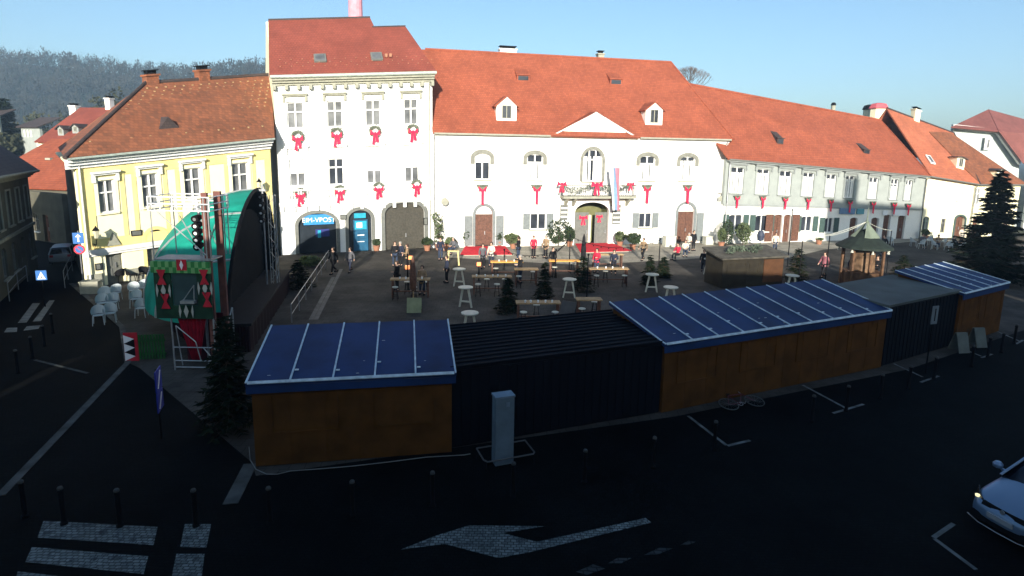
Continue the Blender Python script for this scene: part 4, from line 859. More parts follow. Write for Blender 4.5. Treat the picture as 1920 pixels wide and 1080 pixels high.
# ===== car
GL=mat('car_glass',(.008,.01,.014),.08,.1,1,spec=.6); TYRE=mat('tyre_rubber',(.012,.012,.012),.9,.1)
def car(name,label,loc,rz,paint_,L=4.5,Wd=1.8,Hh_=1.62,lamp=True):
    o=empty(name,loc,rz,label,'car'); h=Wd/2
    # stations: x, half width, bonnet/roof line handled apart; body shell up to the belt
    st=[(0,.50,.30,.50,.56),(.10,.68,.22,.60,.70),(.30,.80,.20,.68,.80),(.60,.86,.19,.74,.89),(1.05,.885,.19,.84,.98),(1.45,.89,.19,.92,1.04),(2.4,.90,.19,.95,1.00),(3.4,.895,.19,.98,1.03),(4.0,.87,.2,.98,1.05),(4.3,.82,.28,.94,1.02),(4.42,.72,.38,.88,.94)]
    st=[(a*L/4.42,w*Wd/1.8,b,c,d) for a,w,b,c,d in st]
    mb=MB(); rings=[]
    for x,w,zb,zs,zt in st:
        r=[(x,-w*.80,zb),(x,-w*.98,zb+.10),(x,-w,(zb+zs)/2),(x,-w*.97,zs),(x,-w*.86,zs+(zt-zs)*.6),(x,-w*.5,zt),(x,0,zt+.015),(x,w*.5,zt),(x,w*.86,zs+(zt-zs)*.6),(x,w*.97,zs),(x,w,(zb+zs)/2),(x,w*.98,zb+.10),(x,w*.80,zb)]
        rings.append(r)
    k=len(rings[0]); 
    for r in rings: mb.v+=[Vector(p) for p in r]
    for i in range(len(rings)-1):
        for j in range(k-1): mb.f.append((i*k+j,i*k+j+1,(i+1)*k+j+1,(i+1)*k+j)); mb.mi.append(0)
        mb.f.append((i*k+k-1,i*k,(i+1)*k,(i+1)*k+k-1)); mb.mi.append(0)
    mb.f.append(tuple(range(k-1,-1,-1))); mb.mi.append(0); mb.f.append(tuple((len(rings)-1)*k+j for j in range(k))); mb.mi.append(0)
    b=obj('body',mb,paint_,o,smooth=True); md=b.modifiers.new('s','SUBSURF'); md.levels=2; md.render_levels=2
    # greenhouse
    mb=MB(); gs=[(1.12,.74,.96),(1.95,.66,1.52),(2.2,.655,1.585),(3.2,.65,1.60),(3.95,.64,1.50),(4.28,.70,1.0)]
    gs=[(a*L/4.42,w*Wd/1.8,z*Hh_/1.62) for a,w,z in gs]; rr=[]
    for i,(x,w,z) in enumerate(gs):
        bw=.82*Wd/1.8
        mb.v+=[Vector((x,-bw,.97)),Vector((x,-w,z-.05)),Vector((x,-w*.85,z)),Vector((x,0,z+.02)),Vector((x,w*.85,z)),Vector((x,w,z-.05)),Vector((x,bw,.97))]
    for i in range(len(gs)-1):
        for j in range(6): mb.f.append((i*7+j,i*7+j+1,(i+1)*7+j+1,(i+1)*7+j)); mb.mi.append(0)
    mb.f.append(tuple(range(6,-1,-1))); mb.mi.append(0); mb.f.append(tuple(35+j for j in range(7))); mb.mi.append(0)
    g=obj('windows',mb,GL,o,smooth=True)
    # roof panel and pillars in body colour
    mb=MB(); R=[]
    for x,w,z in gs[1:5]: R.append([(x,-w-.01,z-.035),(x,-w*.85,z+.015),(x,0,z+.035),(x,w*.85,z+.015),(x,w+.01,z-.035)])
    for r in R: mb.v+=[Vector(p) for p in r]
    for i in range(3):
        for j in range(4): mb.f.append((i*5+j,i*5+j+1,(i+1)*5+j+1,(i+1)*5+j)); mb.mi.append(0)
    obj('roof',mb,paint_,o,smooth=True)
    for s in (-1,1):
      for q_ in range(3):
        mb=MB(); mb.tube((gs[0][0],s*gs[0][1]*1.08,.97),(gs[1][0],s*(gs[1][1]+.005),gs[1][2]-.03),.032,.028,6) if q_==0 else mb.tube((2.75,s*.83,.97),(2.75,s*.665,1.52),.03,.03,6) if q_==1 else mb.tube((gs[5][0],s*.8,.97),(gs[4][0],s*.645,gs[4][2]-.04),.05,.04,6)
        obj('pillar_trim',mb,paint_,o)
    for s in (-1,1):
        for x in (.88,3.55):
            mb=MB(); mb.tube((x,s*(h-.19),.33),(x,s*(h-.0),.33),.33,.33,20); w=obj('wheel',mb,TYRE,o); mb=MB(); mb.tube((x,s*(h-.01),.33),(x,s*(h+.012),.33),.21,.19,14); obj('rim',mb,METAL,w)
        mb=MB(); mb.clump((0,0,0),0,0,0,0,0); n=10
        mb.lathe([(.05,-.07),(.10,-.04),(.11,.03),(.06,.09)],(1.38,s*(h+.13),1.06),10); mb.box(1.36,1.42,min(s*(h-.08),s*(h+.06)),max(s*(h-.08),s*(h+.06)),.98,1.02); obj('mirror',mb,paint_,o)
        if lamp:
            mb=MB(); mb.prism([(.17,s*.44,.58),(.30,s*.70,.60),(.52,s*.80,.70),(.50,s*.785,.80),(.27,s*.62,.745),(.16,s*.46,.70)],(-.045,0,.02)); obj('headlight',mb,mat('dark_lamp_housing',(.02,.02,.02),.2,.1),o); 
            mb=MB(); mb.lathe([(.0,0),(.05,.01),(.055,.05),(.02,.065)],(.27,s*.62,.66),10); mb.v=[v+Vector((-.07,0,0)) for v in mb.v]; obj('lamp_lens',mb,mat('lit_headlamp',(.8,.75,.45),.3,.02,emit=(1,.9,.5,.55)),kids(o)[-1] if 0 else o)
        mb=MB(); mb.box(L-.12,L-.01,s*.62-.13,s*.62+.13,.75,.95); obj('tail_light',mb,mat('red_tail_lamp',(.45,.01,.01),.3,.1),o)
    mb=MB(); mb.prism([(.12,-.44,.62),(.12,.44,.62),(.17,.44,.70),(.17,-.44,.70)],(-.07,0,0)); mb.prism([(.02,-.60,.26),(.02,.60,.26),(.06,.62,.42),(.06,-.62,.42)],(-.03,0,0)); obj('grille',mb,DMET,o)
    mb=MB(); mb.lathe([(.05,0),(.05,.02)],(0,0,0),12); mb.v=[Vector((.055-v.z,v.x,.67+v.y)) for v in mb.v]; obj('badge',mb,METAL,o)
    mb=MB(); mb.box(-.03,.015,-.26,.26,.44,.55); obj('number_plate',mb,mat('number_plate_white',(.3,.32,.34),.5,.02),o)
    mb=MB(); mb.box(L-.03,L+.01,-.26,.26,.6,.71); obj('number_plate',mb,mat('number_plate_white',(0,0,0)),o)
    mb=MB(); pts=[(.10,-.72,.205),(-.035,-.4,.205),(-.06,0,.205),(-.035,.4,.205),(.10,.72,.205)]; mb.path(pts,.012,5); obj('chin_strip',mb,METAL,o)
    return o
h0=G(1832,940,.66); h1=G(1905,981,.66); hc=(h0+h1)/2; hv=(h0-h1); hv.z=0; hv.normalize()
fw=Vector((hv.y,-hv.x,0)); fw=fw if fw.x>0 else -fw     # from the nose backwards
fw=(fw*.45+Vector((math.cos(rd),math.sin(rd),0))*.55).normalized()
cc=hc-fw*.1+Vector((.16,-.02,0)); cc.z=0
car('silver_car','silver blue car parked at the lower right edge, headlights facing the camera',cc,math.atan2(fw.y,fw.x),mat('silver_blue_car_paint',(.17,.25,.36),.32,.03,1,metal=.35,spec=.6),Wd=1.72)
g=G(106,508); dr=(Vector((LDa.x,LDa.y,0))-Vector((LDb.x,LDb.y,0))).normalized()
car('white_car','pale car with red tail lamps driving away up the left street',g+dr*5.5,math.atan2(-dr.y,-dr.x),mat('pale_car_paint',(.30,.33,.34),.35,.03,1,spec=.6),lamp=False).scale=(.8,.8,.8)
# ===== bicycle lying by the long stall
def bike(label,loc,rz):
    o=empty('bicycle',loc,rz,label,'bicycle'); T=Matrix.Rotation(R_(-80),4,'X')
    def tr(mb): mb.v=[(T@v)+Vector((0,0,.06)) for v in mb.v]; return mb
    BM=mat('bicycle_paint',(.10,.02,.03),.4,.1); BL=mat('bicycle_tyre',(.07,.08,.08),.6,.1)
    for x in (0,1.05):
        mb=MB(); mb.torus((x,0,.34),.32,.018); w=obj('wheel',tr(mb),BL,o)
        mb=MB(); [mb.tube((x,0,.34),(x+.32*math.cos(a*PI/7),0,.34+.32*math.sin(a*PI/7)),.0015,.0015,3) for a in range(14)]; obj('spokes',tr(mb),METAL,w)
    mb=MB(); A_,B_,C_,D_,E_=(0,0,.34),(.42,0,.28),(.30,0,.78),(.85,0,.80),(1.05,0,.34)
    for a,b in ((A_,B_),(B_,C_),(C_,D_),(D_,B_),(A_,C_),(D_,E_)): mb.tube(a,b,.017,.017,6)
    obj('frame',tr(mb),BM,o)
    mb=MB(); mb.path([(.85,0,.80),(.83,0,.98),(.86,-.0,1.0)],.014); mb.path([(.72,.28,1.0),(.86,.1,1.0),(.86,-.1,1.0),(.72,-.28,1.0)],.014); obj('handlebar',tr(mb),METAL,o)
    mb=MB(); mb.prism([(.15,-.06,.86),(.15,.06,.86),(.42,.02,.86),(.42,-.02,.86)],(0,0,.05)); mb.tube((.29,0,.78),(.27,0,.86),.013); obj('saddle',tr(mb),CLOTHB,o)
    mb=MB(); mb.torus((.42,0,.28),.09,.01,n=14,m=4); mb.path([(.42,0,.28),(.42,-.08,.28),(.50,-.08,.16),(.50,-.17,.16)],.01); obj('crank',tr(mb),METAL,o)
bike('bicycle lying on the paving at the foot of the long blue roofed stall',G(1378,772),rd-.05)
# ===== signs
def post(mb,x,y,h,r=.03): mb.tube((x,y,0),(x,y,h),r,r,8)
p=G(152,560); p=G(158,548); hh=Zat(p,142,436)
o=empty('traffic_sign',p,R_(20),'grey post at the yellow corner with blue arrow sign above a round no parking sign','sign')
mb=MB(); post(mb,0,0,hh+.1); obj('post',mb,METAL,o)
BS=mat('blue_sign_face',(.02,.12,.36),.5,.03); 
mb=MB(); mb.box(-.26,.26,-.06,-.035,hh-.62,hh); s_=obj('arrow_sign',mb,BS,o); mb=MB(); mb.box(-.04,.04,-.068,-.061,hh-.52,hh-.22); mb.prism([(-.14,-.068,hh-.24),(.14,-.068,hh-.24),(0,-.068,hh-.08)],(0,.006,0)); obj('arrow',mb,LETW,s_)
mb=MB(); mb.tube((0,-.06,hh-.95),(0,-.035,hh-.95),.27,.27,24); s_=obj('round_sign',mb,mat('red_sign_face',(.5,.02,.04),.5,.03),o); mb=MB(); mb.tube((0,-.066,hh-.95),(0,-.061,hh-.95),.19,.19,20); d_=obj('disc',mb,BS,s_); mb=MB(); mb.prism([(-.15,-.07,hh-.83),(-.12,-.07,hh-.80),(.15,-.07,hh-1.07),(.12,-.07,hh-1.10)],(0,.003,0)); obj('bar',mb,mat('red_sign_face',(0,0,0)),s_)
p=G(85,575); hh=Zat(p,83,507); o=empty('pedestrian_sign',p,R_(15),'square blue pedestrian crossing sign on a post by the left street','sign')
mb=MB(); post(mb,0,0,hh); obj('post',mb,DMET,o); mb=MB(); mb.box(-.24,.24,-.05,-.03,hh-.5,hh); s_=obj('sign_panel',mb,BS,o)
mb=MB(); mb.prism([(-.18,-.056,hh-.45),(.18,-.056,hh-.45),(0,-.056,hh-.06)],(0,.004,0)); obj('white_triangle',mb,LETW,s_); mb=MB(); mb.path([(0,-.06,hh-.2),(0,-.06,hh-.32),(.05,-.06,hh-.43)],.015,5); mb.path([(0,-.06,hh-.32),(-.05,-.06,hh-.43)],.015,5); obj('walker',mb,DMET,s_)
# two blue signs seen edge-on in the street in front of the stage
p=G(303,822); o=empty('double_sign_post',p,R_(108),'post with two blue signs seen almost edge on, in the road before the stage','sign')
z1_=Zat(p,280,692); mb=MB(); post(mb,0,0,z1_,.028); obj('post',mb,DMET,o)
BS2=mat('deep_blue_sign',(.012,.03,.28),.5,.03)
for k_,(a,b) in enumerate(((z1_-.62,z1_),(z1_-1.22,z1_-.66))):
    mb=MB(); mb.box(-.3,.3,-.06,-.032,a,b); s_=obj('sign_panel',mb,BS2,o); mb=MB(); mb.prism([(-.2,-.067,a+.1),(-.1,-.067,a+.06),(.2,-.067,b-.1),(.1,-.067,b-.06)],(0,.005,0)); obj('sign_symbol',mb,LETW,s_)
p=G(1735,700); hh=Zat(p,1740,573); o=empty('street_sign',p,rd,'white rectangular plate on a dark post in front of the grey roofed container','sign'); mb=MB(); post(mb,0,0,hh); obj('post',mb,DMET,o); mb=MB(); mb.box(-.17,.17,-.06,-.035,hh-.72,hh); s_=obj('sign_panel',mb,mat('dull_white_plate',(.14,.17,.19),.6,.1),o); mb=MB(); mb.box(-.03,.03,-.066,-.061,hh-.6,hh-.1); obj('sign_symbol',mb,NAVY,s_)
def aboard(label,p,rz,w,h,m,t=.28):
    o=empty('sandwich_board',p,rz,label,'sandwich board')
    for s in (-1,1):
        mb=MB(); mb.prism([(-w/2,s*t,0),(w/2,s*t,0),(w/2,s*.02,h),(-w/2,s*.02,h)],(0,s*.025,0)); obj('board',mb,m,o)
    return o
WB=mat('dull_white_board',(.12,.135,.12),.7,.1)
aboard('white sandwich board leaning open, nearer one beside the small stall',G(1797,658),rd-.2,.55,.85,WB); aboard('white sandwich board, farther one behind its neighbour by the small stall',G(1830,648),rd-.2,.55,.85,WB)
aboard('pale green board standing under the near bar table',G(777,583),.1,.75,.7,mat('pale_green_board',(.22,.24,.13),.7,.1),.35)
aboard('grey slanted board on the plaza behind the dark container',G(1068,590),-.5,.8,.7,mat('grey_board',(.09,.085,.08),.7,.1),.4)
# banners with lettering by the stage
for j,(a,b,lab,w) in enumerate(((487,598,'short white banner with dark lettering near the first stall',1.0),(505,575,'long white banner with dark lettering beside the stage',1.8))):
    p=G(a,b); q=G(512,560); ang=math.atan2((G(512,560)-G(480,605)).y,(G(512,560)-G(480,605)).x)
    o=empty('banner',p,ang,lab,'banner'); mb=MB(); mb.box(-w/2,w/2,-.012,.012,.25,.95); obj('sheet',mb,mat('grey_white_banner',(.16,.17,.16),.8,.1),o)
    for x in (-w/2,w/2): mb=MB(); mb.tube((x,.03,0),(x,.03,1.0),.02); obj('leg',mb,METAL,o)
    text('lettering','SAM' if w<1.5 else 'SAMOBOR',.36,DMET,o,(0,-.02,.6),(R_(90),0,0))
# railings across the plaza and in the left street
def rails(name,label,pts,h=.95,grp=None,m=METAL,cat='railing',base=True):
    o=empty(name,pts[0],0,label,cat,grp); P=[Vector(p)-Vector(pts[0]) for p in pts]
    mb=MB(); mb.path([p+Vector((0,0,h)) for p in P],.022,6); mb.path([p+Vector((0,0,h*.45)) for p in P],.015,6); obj('rail',mb,m,o)
    for i,p in enumerate(P): mb=MB(); mb.tube(p,p+Vector((0,0,h-.02)),.022,.022,6); obj('post',mb,m,o)
def interp(a,b,n): return [a+(b-a)*i/(n-1) for i in range(n)]
a=G(547,605); b=G(568,575); c=G(617,492)
rails('railing','thin steel railing running from the first stall back to the white house',interp(a,c,8),.9,m=METAL)
lines('cable_ramp',[((583,600),(625,520)),((592,600),(640,505))],.22,mat('worn_metal_ramp',(.10,.10,.095),.7,.2,2),.02)
rails('street_barrier','steel crowd barrier beside the yellow house corner',[G(122,540),G(128,524),G(136,508)],1.0)
rails('street_barrier','steel barrier along the foot of the dark corner house',[G(18,565),G(35,543),G(52,528)],1.0)

# ===== stage
SN=Vector((-11.5,22.9,0)); SF=Vector((-13.9,33.6,0)); m_=(SF-SN).normalized(); w_=Vector((-m_.y,m_.x,0)); sc=(SN+SF)/2; a_=(SF-SN).length/2
TARP=mat('green_stage_tarp',(.02,.40,.28),.5,.14,.9,bump=.25,trans=.3); TARPB=mat('black_stage_cloth',(.006,.008,.008),.9,.2,2)
MESHG=mat('dark_green_net',(.012,.045,.022),.85,.2,3); GRN=mat('bright_green_board',(.03,.20,.045),.7,.1,3); GRN2=mat('pale_green_check',(.16,.36,.13),.7,.1,3)
REDC=mat('dark_red_drape',(.012,.0015,.003),.9,.2,3); REDB=mat('red_board',(.45,.015,.03),.7,.1); TRUS=mat('truss_aluminium',(.42,.43,.42),.4,.1,5,metal=.5); BRN=mat('red_brown_beam',(.16,.065,.05),.8,.15,3)
ST=empty('festival_stage',sc,0,'open air stage with green shell roof, dark opening and decorated green side tower','stage')
def shell(off,flip=False):
    mb=MB(); nu,nv=26,10; b_=4.95; c_=4.9
    g=[]
    for i in range(nu+1):
        th=PI*i/nu; row=[]
        for j in range(nv+1):
            ph=PI/2*j/nv; e=(1-off); rr=abs(math.sin(th))**.75
            sn=abs(math.sin(th)); p=m_*(a_)*(-math.cos(th)+.34*sn)*e+(Vector((0,0,1))*b_*math.cos(ph)*sn**.95+w_*c_*math.sin(ph)*sn**.6)*e
            row.append(p+Vector((0,0,1.25)))
        g.append(row)
    for r in g: mb.v+=r
    for i in range(nu):
        for j in range(nv): mb.f.append((i*(nv+1)+j,i*(nv+1)+j+1,(i+1)*(nv+1)+j+1,(i+1)*(nv+1)+j)); mb.mi.append(0)
    return mb,g
mb,g=shell(0); rf=obj('shell_roof',mb,TARP,ST,smooth=True)
mb,_=shell(.02); obj('shell_lining',mb,TARPB,ST,smooth=True)
for i in (4,8,13,18,22): mb=MB(); mb.path([p*1.0 for p in g[i]],.06,6); obj('rib',mb,TRUS,rf)
mb=MB(); mb.path([r[0] for r in g],.08,8); obj('front_arch',mb,DMET,rf)
# deck, skirt
mb=MB(); e0=m_*a_; mb.prism([-e0*.98-w_*.9+Vector((0,0,1.1)),e0*1.02-w_*.9+Vector((0,0,1.1)),e0*1.02+w_*3.2+Vector((0,0,1.1)),-e0*.3+w_*3.4+Vector((0,0,1.1)),-e0*.98+w_*1.0+Vector((0,0,1.1))],(0,0,.12)); obj('deck',mb,CLOTHB,ST)
mb=MB(); 
for P0,P1 in ((-e0*.97-w_*.8,e0-w_*.8),(e0-w_*.8,e0+w_*3.1),(-e0*.97+w_*.9,-e0*.97-w_*.8),(-e0*.3+w_*3.3,-e0*.97+w_*.9),(e0+w_*3.1,-e0*.3+w_*3.3)):
    n=30
    for i in range(n):
        q0=P0+(P1-P0)*i/n;q1=P0+(P1-P0)*(i+1)/n; nn=(P1-P0).normalized(); nn=Vector((nn.y,-nn.x,0))*.06*(i%2); n2=Vector(((P1-P0).normalized().y,-(P1-P0).normalized().x,0))*.06*((i+1)%2)
        mb.prism([q0+nn,q1+n2,q1+n2+Vector((0,0,1.09)),q0+nn+Vector((0,0,1.09))],(.01,0,0))
obj('skirt',mb,REDC,ST)
# back curtain inside the opening
mb=MB(); n=30
for i in range(n):
    t0=-.93+1.86*i/n; t1=-.93+1.86*(i+1)/n; h0_=3.9*max(0,1-t0*t0)**.55; h1_=3.9*max(0,1-t1*t1)**.55
    q0=m_*a_*(t0+.34*math.sqrt(1-t0*t0))+w_*(.5+.1*(i%2)); q1=m_*a_*(t1+.34*math.sqrt(1-t1*t1))+w_*(.5+.1*((i+1)%2)); mb.face([q0+Vector((0,0,1.25)),q1+Vector((0,0,1.25)),q1+Vector((0,0,1.25+h1_)),q0+Vector((0,0,1.25+h0_))])
obj('curtain',mb,TARPB,ST)
# near side tower (scaffold under, decorated panel above)
tl=PD(292,560,21.0); tr_=PD(397,560,21.0); tz0=Zat(tl,330,597); tz1=Zat(tl,330,490)
TO=Vector((tl.x,21.0,0)); tw=tr_.x-tl.x
def tower(px0,px1,D,depth):
    pass
rel=lambda v: Vector(v)-sc
X0,X1,Y0,Y1=tl.x,tr_.x,21.0,22.6
mb=MB()
for x in (X0+.45,X1-.05):
    for y in (Y0+.1,Y1): mb.tube(rel((x,y,0)),rel((x,y,tz0-.01)),.03,.03,8)
for z in (.12,.38,tz0*.44): mb.tube(rel((X0+.45,Y0+.1,z)),rel((X1-.05,Y0+.1,z)),.025,.025,6)
for p,q in (((X0+.6,Y0+.1,tz0*.85),(X0+1.3,Y0+.1,tz0*.55)),((X0+1.3,Y0+.1,tz0*.55),(X0+1.45,Y0+.1,.4)),((X0+.6,Y0+.1,tz0*.85),(X0+.75,Y0+.1,.2)),((X1-.5,Y0+.1,tz0*.44),(X1-.1,Y0+.1,.38)),((X1-.06,Y0+.1,0),(X1-.06,Y1,tz0)),((X1-.06,Y1,0),(X1-.06,Y0+.1,tz0))): mb.tube(rel(p),rel(q),.02,.02,6)
sc_=obj('scaffold',mb,TRUS,ST)
mb=MB(); c_=(X0+X1)/2+.1; 
pts=[]; n=12
for i in range(n):
    u0=i/n;u1=(i+1)/n; dy=lambda i: .10*(i%2)
    bx=lambda u:c_-.55+1.1*u; mb.prism([rel((bx(u0),Y0+.25+dy(i),tz0)),rel((bx(u1),Y0+.25+dy(i+1),tz0)),rel((c_-.1+.28*u1,Y0+.25+dy(i+1),.35)),rel((c_-.1+.28*u0,Y0+.25+dy(i),.35))],(0,.01,0))
obj('red_drape',mb,REDB if 0 else mat('crimson_drape',(.30,.004,.02),.8,.15,3),ST)
mb=MB(); mb.box(*[v for p in ((rel((X0+.5,0,0)).x,rel((X1-.1,0,0)).x),(rel((0,Y0+.9,0)).y,rel((0,Y0+.95,0)).y),(.05,tz0-.02)) for v in p]); obj('back_cloth',mb,mat('maroon_cloth',(.04,.002,.006),.9,.2,2),ST)
# panel with openings: frame of green board round a grey-teal net
def rb(mb,x0,x1,y0,y1,z0,z1): a=rel((x0,y0,0)); b=rel((x1,y1,0)); mb.box(a.x,b.x,a.y,b.y,z0,z1)
zc0=tz1-.42
mb=MB(); rb(mb,X0,X0+.62,Y0-.02,Y0+.04,tz0,zc0); rb(mb,X1-.5,X1,Y0-.02,Y0+.04,tz0,zc0); rb(mb,X0+.62,X1-.5,Y0-.02,Y0+.04,tz0,tz0+.5); pn=obj('decorated_panel',mb,MESHG,ST)
mb=MB(); rb(mb,X0+.62,X1-.5,Y0+.05,Y0+.08,tz0+.5,zc0); obj('net',mb,mat('teal_grey_net',(.03,.06,.06),.8,.15,2),pn)
mb=MB(); rb(mb,X0+1.0,X1-.55,Y0-.2,Y0-.0,tz0+.62,tz0+.72); mb.path([rel((X0+1.05,Y0-.1,tz0+.7)),rel((X0+1.5,Y0-.1,tz0+1.3)),rel((X1-.6,Y0-.1,tz0+.72))],.018,5); obj('bracket',mb,TRUS,pn)
mb=MB(); nx=16; 
for r_ in range(2):
    for i in range(nx):
        mb.m=(i+r_)%2; x=X0-.04+(tw+.08)*i/nx; rb(mb,x,x+(tw+.08)/nx,Y0-.10,Y0+.02,zc0+.003+r_*.21,zc0+.003+(r_+1)*.21)
pc=obj('checkered_fascia',mb,[GRN,GRN2],ST)
def bow(px,py,kind):   # red hourglass bow or white toothed figure on the panel
    p=PD(px,py,Y0-.12); p=rel(p); y=p.y; x,z=p.x,p.z; mb=MB()
    if kind=='r': mb.prism([(x-.17,y,z+.28),(x+.17,y,z+.28),(x+.04,y,z),(x+.17,y,z-.28),(x-.17,y,z-.28),(x-.04,y,z)],(0,.02,0)); o=obj('red_motif',mb,REDB,pn)
    else:
        for dx in (-.24,0,.24):
            w=.09; pts=[(x+dx,y,z+.25),(x+dx+w,y,z),(x+dx,y,z-.25),(x+dx-w,y,z)] if dx==0 else [(x+dx,y,z+.25),(x+dx-w*.7*(1 if dx>0 else -1),y,z),(x+dx,y,z-.25),(x+dx+w*.35*(1 if dx>0 else -1),y,z)]
            mb.prism(pts,(0,.02,0))
        obj('white_motif',mb,mat('cream_motif',(.42,.42,.36),.7,.05),pn)
for q in ((302,520,'r'),(382,520,'r'),(310,565,'r'),(388,562,'r'),(306,545,'w'),(384,541,'w'),(349,584,'w')): bow(*q)
mb=MB(); p=rel(PD(340,497,Y0-.13)); mb.box(p.x-.18,p.x+.18,p.y,p.y+.02,p.z-.2,p.z+.2); mb.m=1; mb.prism([(p.x,p.y-.01,p.z+.18),(p.x+.07,p.y-.01,p.z),(p.x,p.y-.01,p.z-.18),(p.x-.07,p.y-.01,p.z)],(0,.008,0)); obj('fascia_motif',mb,[REDB,LETW],pc)
# platform over the panel with white rail, truss posts, brown beams
zt=6.55
mb=MB(); rb(mb,X0-.03,X1,Y0+.1,Y0+1.0,tz1+.01,tz1+.06); obj('platform',mb,METAL,ST)
mb=MB()
for x in (X0-.02,X1-.15,X1+.0): mb.tube(rel((x,Y0+.15,tz1)),rel((x,Y0+.15,zt)),.022,.022,6); mb.tube(rel((x,Y1,tz1)),rel((x,Y1,zt)),.022,.022,6)
for p,q in (((X0-.02,Y0+.15,zt-.3),(X1-.15,Y0+.15,tz1+.2)),((X0-.02,Y1,zt-.4),(X0+.8,Y1,tz1+.3)),((X1-.85,Y1,tz1+.2),(X1-.45,Y1,zt-1)),((X1-.45,Y1,tz1+.2),(X1-.85,Y1,zt-1))): mb.tube(rel(p),rel(q),.02,.02,6)
obj('tower_frame',mb,TRUS,ST)
RW=mat('white_rail_paint',(.75,.75,.72),.5,.03)
mb=MB()
for z in (zt-.5,zt-.25,zt): mb.path([rel((X0-.1,Y0+.15,z)),rel((X1+.05,Y0+.15,z)),rel((X1+.05,Y1,z)),rel((X0-.1,Y1,z)),rel((X0-.1,Y0+.15,z))],.022,6)
for i in range(6): x=X0-.1+(X1-X0+.15)*i/5; mb.tube(rel((x,Y0+.15,zt-.5)),rel((x,Y0+.15,zt)),.018); mb.tube(rel((x,Y1,zt-.5)),rel((x,Y1,zt)),.018)
obj('guard_rail',mb,RW,ST)
b1=rel(PD(390,470,21.4)); b2=rel(PD(414,470,22.2))
for b,w in ((b1,.11),(b2,.13)): mb=MB(); mb.box(b.x-w,b.x+w,b.y-.06,b.y+.06,.0,6.7); obj('beam',mb,BRN,ST)
# lamp towers
def lamptower(name,label,px,pyt,pyb,D,n,mt=DMET,sz=.32):
    t=PD(px,pyt,D); b=PD(px,pyb,D); o=empty(name,((b.x+t.x)/2,b.y,0),0,label,'stage lights'); mb=MB(); mb.tube((0,.1,0),(0,.1,t.z+.3),.05,.05,8); mb.box(-sz*.7,sz*.7,.02,.16,t.z-.02,t.z+.08); obj('mast',mb,METAL,o)
    for i in range(n):
        z=t.z-.25-i*(t.z-b.z-.2)/n; mb=MB(); mb.tube((0,.14,z),(0,-.22,z-.05),sz*.45,sz*.55,12); l=obj('spotlight',mb,mt,o); mb=MB(); mb.tube((0,-.223,z-.05),(0,-.235,z-.052),sz*.24,sz*.24,12); obj('lens',mb,LETW if i else METAL,l)
lamptower('light_tower','mast with five black stage spotlights in front of the green stage roof',372,395,470,21.7,5,sz=.25)
lamptower('light_tower','mast with four stacked stage lamps between the stage and the tall white house',492,358,425,30,4,sz=.26)
mb=MB(); mb.clump((0,0,0),.5,.5,.45,260,.09); p=PD(495,440,30.3); p=PD(492,416,30.0); 
t=PD(508,365,30.5); o=empty('truss_mast',(t.x,t.y,0),0,'tall grey lattice mast at the right end of the stage','mast'); mb=MB()
for x,y in ((-.15,-.15),(.15,-.15),(.15,.15),(-.15,.15)): mb.tube((x,y,0),(x,y,t.z),.025,.025,6)
obj('chord',mb,TRUS,o); mb=MB()
for i in range(14):
    z=.2+i*t.z/15; s=1 if i%2 else -1; mb.tube((-.15*s,-.15,z),(.15*s,-.15,z+t.z/15),.014,.014,5); mb.tube((.15,-.15*s,z),(.15,.15*s,z+t.z/15),.014,.014,5)
obj('lacing',mb,TRUS,o)
# green fence panel with zigzag end, left of the tower
f0=G(262,676); f1=G(312,674); dz=Zat(f0,262,628); ang=math.atan2(f1.y-f0.y,f1.x-f0.x); fl=(f1-f0).length
o=empty('green_fence_panel',f0,ang,'green slatted fence panel with white zigzag end left of the stage tower','fence')
mb=MB(); n=9
for i in range(n): mb.box(fl*i/n+.01,fl*(i+1)/n-.03,-.02,.02,.05,dz)
mb.box(0,fl,.021,.05,.2,.3); mb.box(0,fl,.021,.05,dz-.3,dz-.2); obj('slats',mb,mat('green_fence_paint',(.012,.09,.018),.7,.15,3),o)
mb=MB(); mb.box(-.06-.45,-.0-.01,-.02,.02,.0,dz+.1); e=obj('end_panel',mb,REDB,o); mb=MB(); 
for i in range(3): z=.02+i*dz/3; mb.prism([(-.50,-.03,z),(-.50,-.03,z+dz/3-.01),(-.12,-.03,z+dz/6)],(0,.006,0))
obj('zigzag',mb,LETW,e); mb=MB()
for i in range(2): z=.02+(i+.5)*dz/3; mb.prism([(-.12,-.028,z),(-.12,-.028,z+dz/3),(-.5,-.028,z+dz/6)],(0,.004,0))
obj('zigzag',mb,DMET,e)

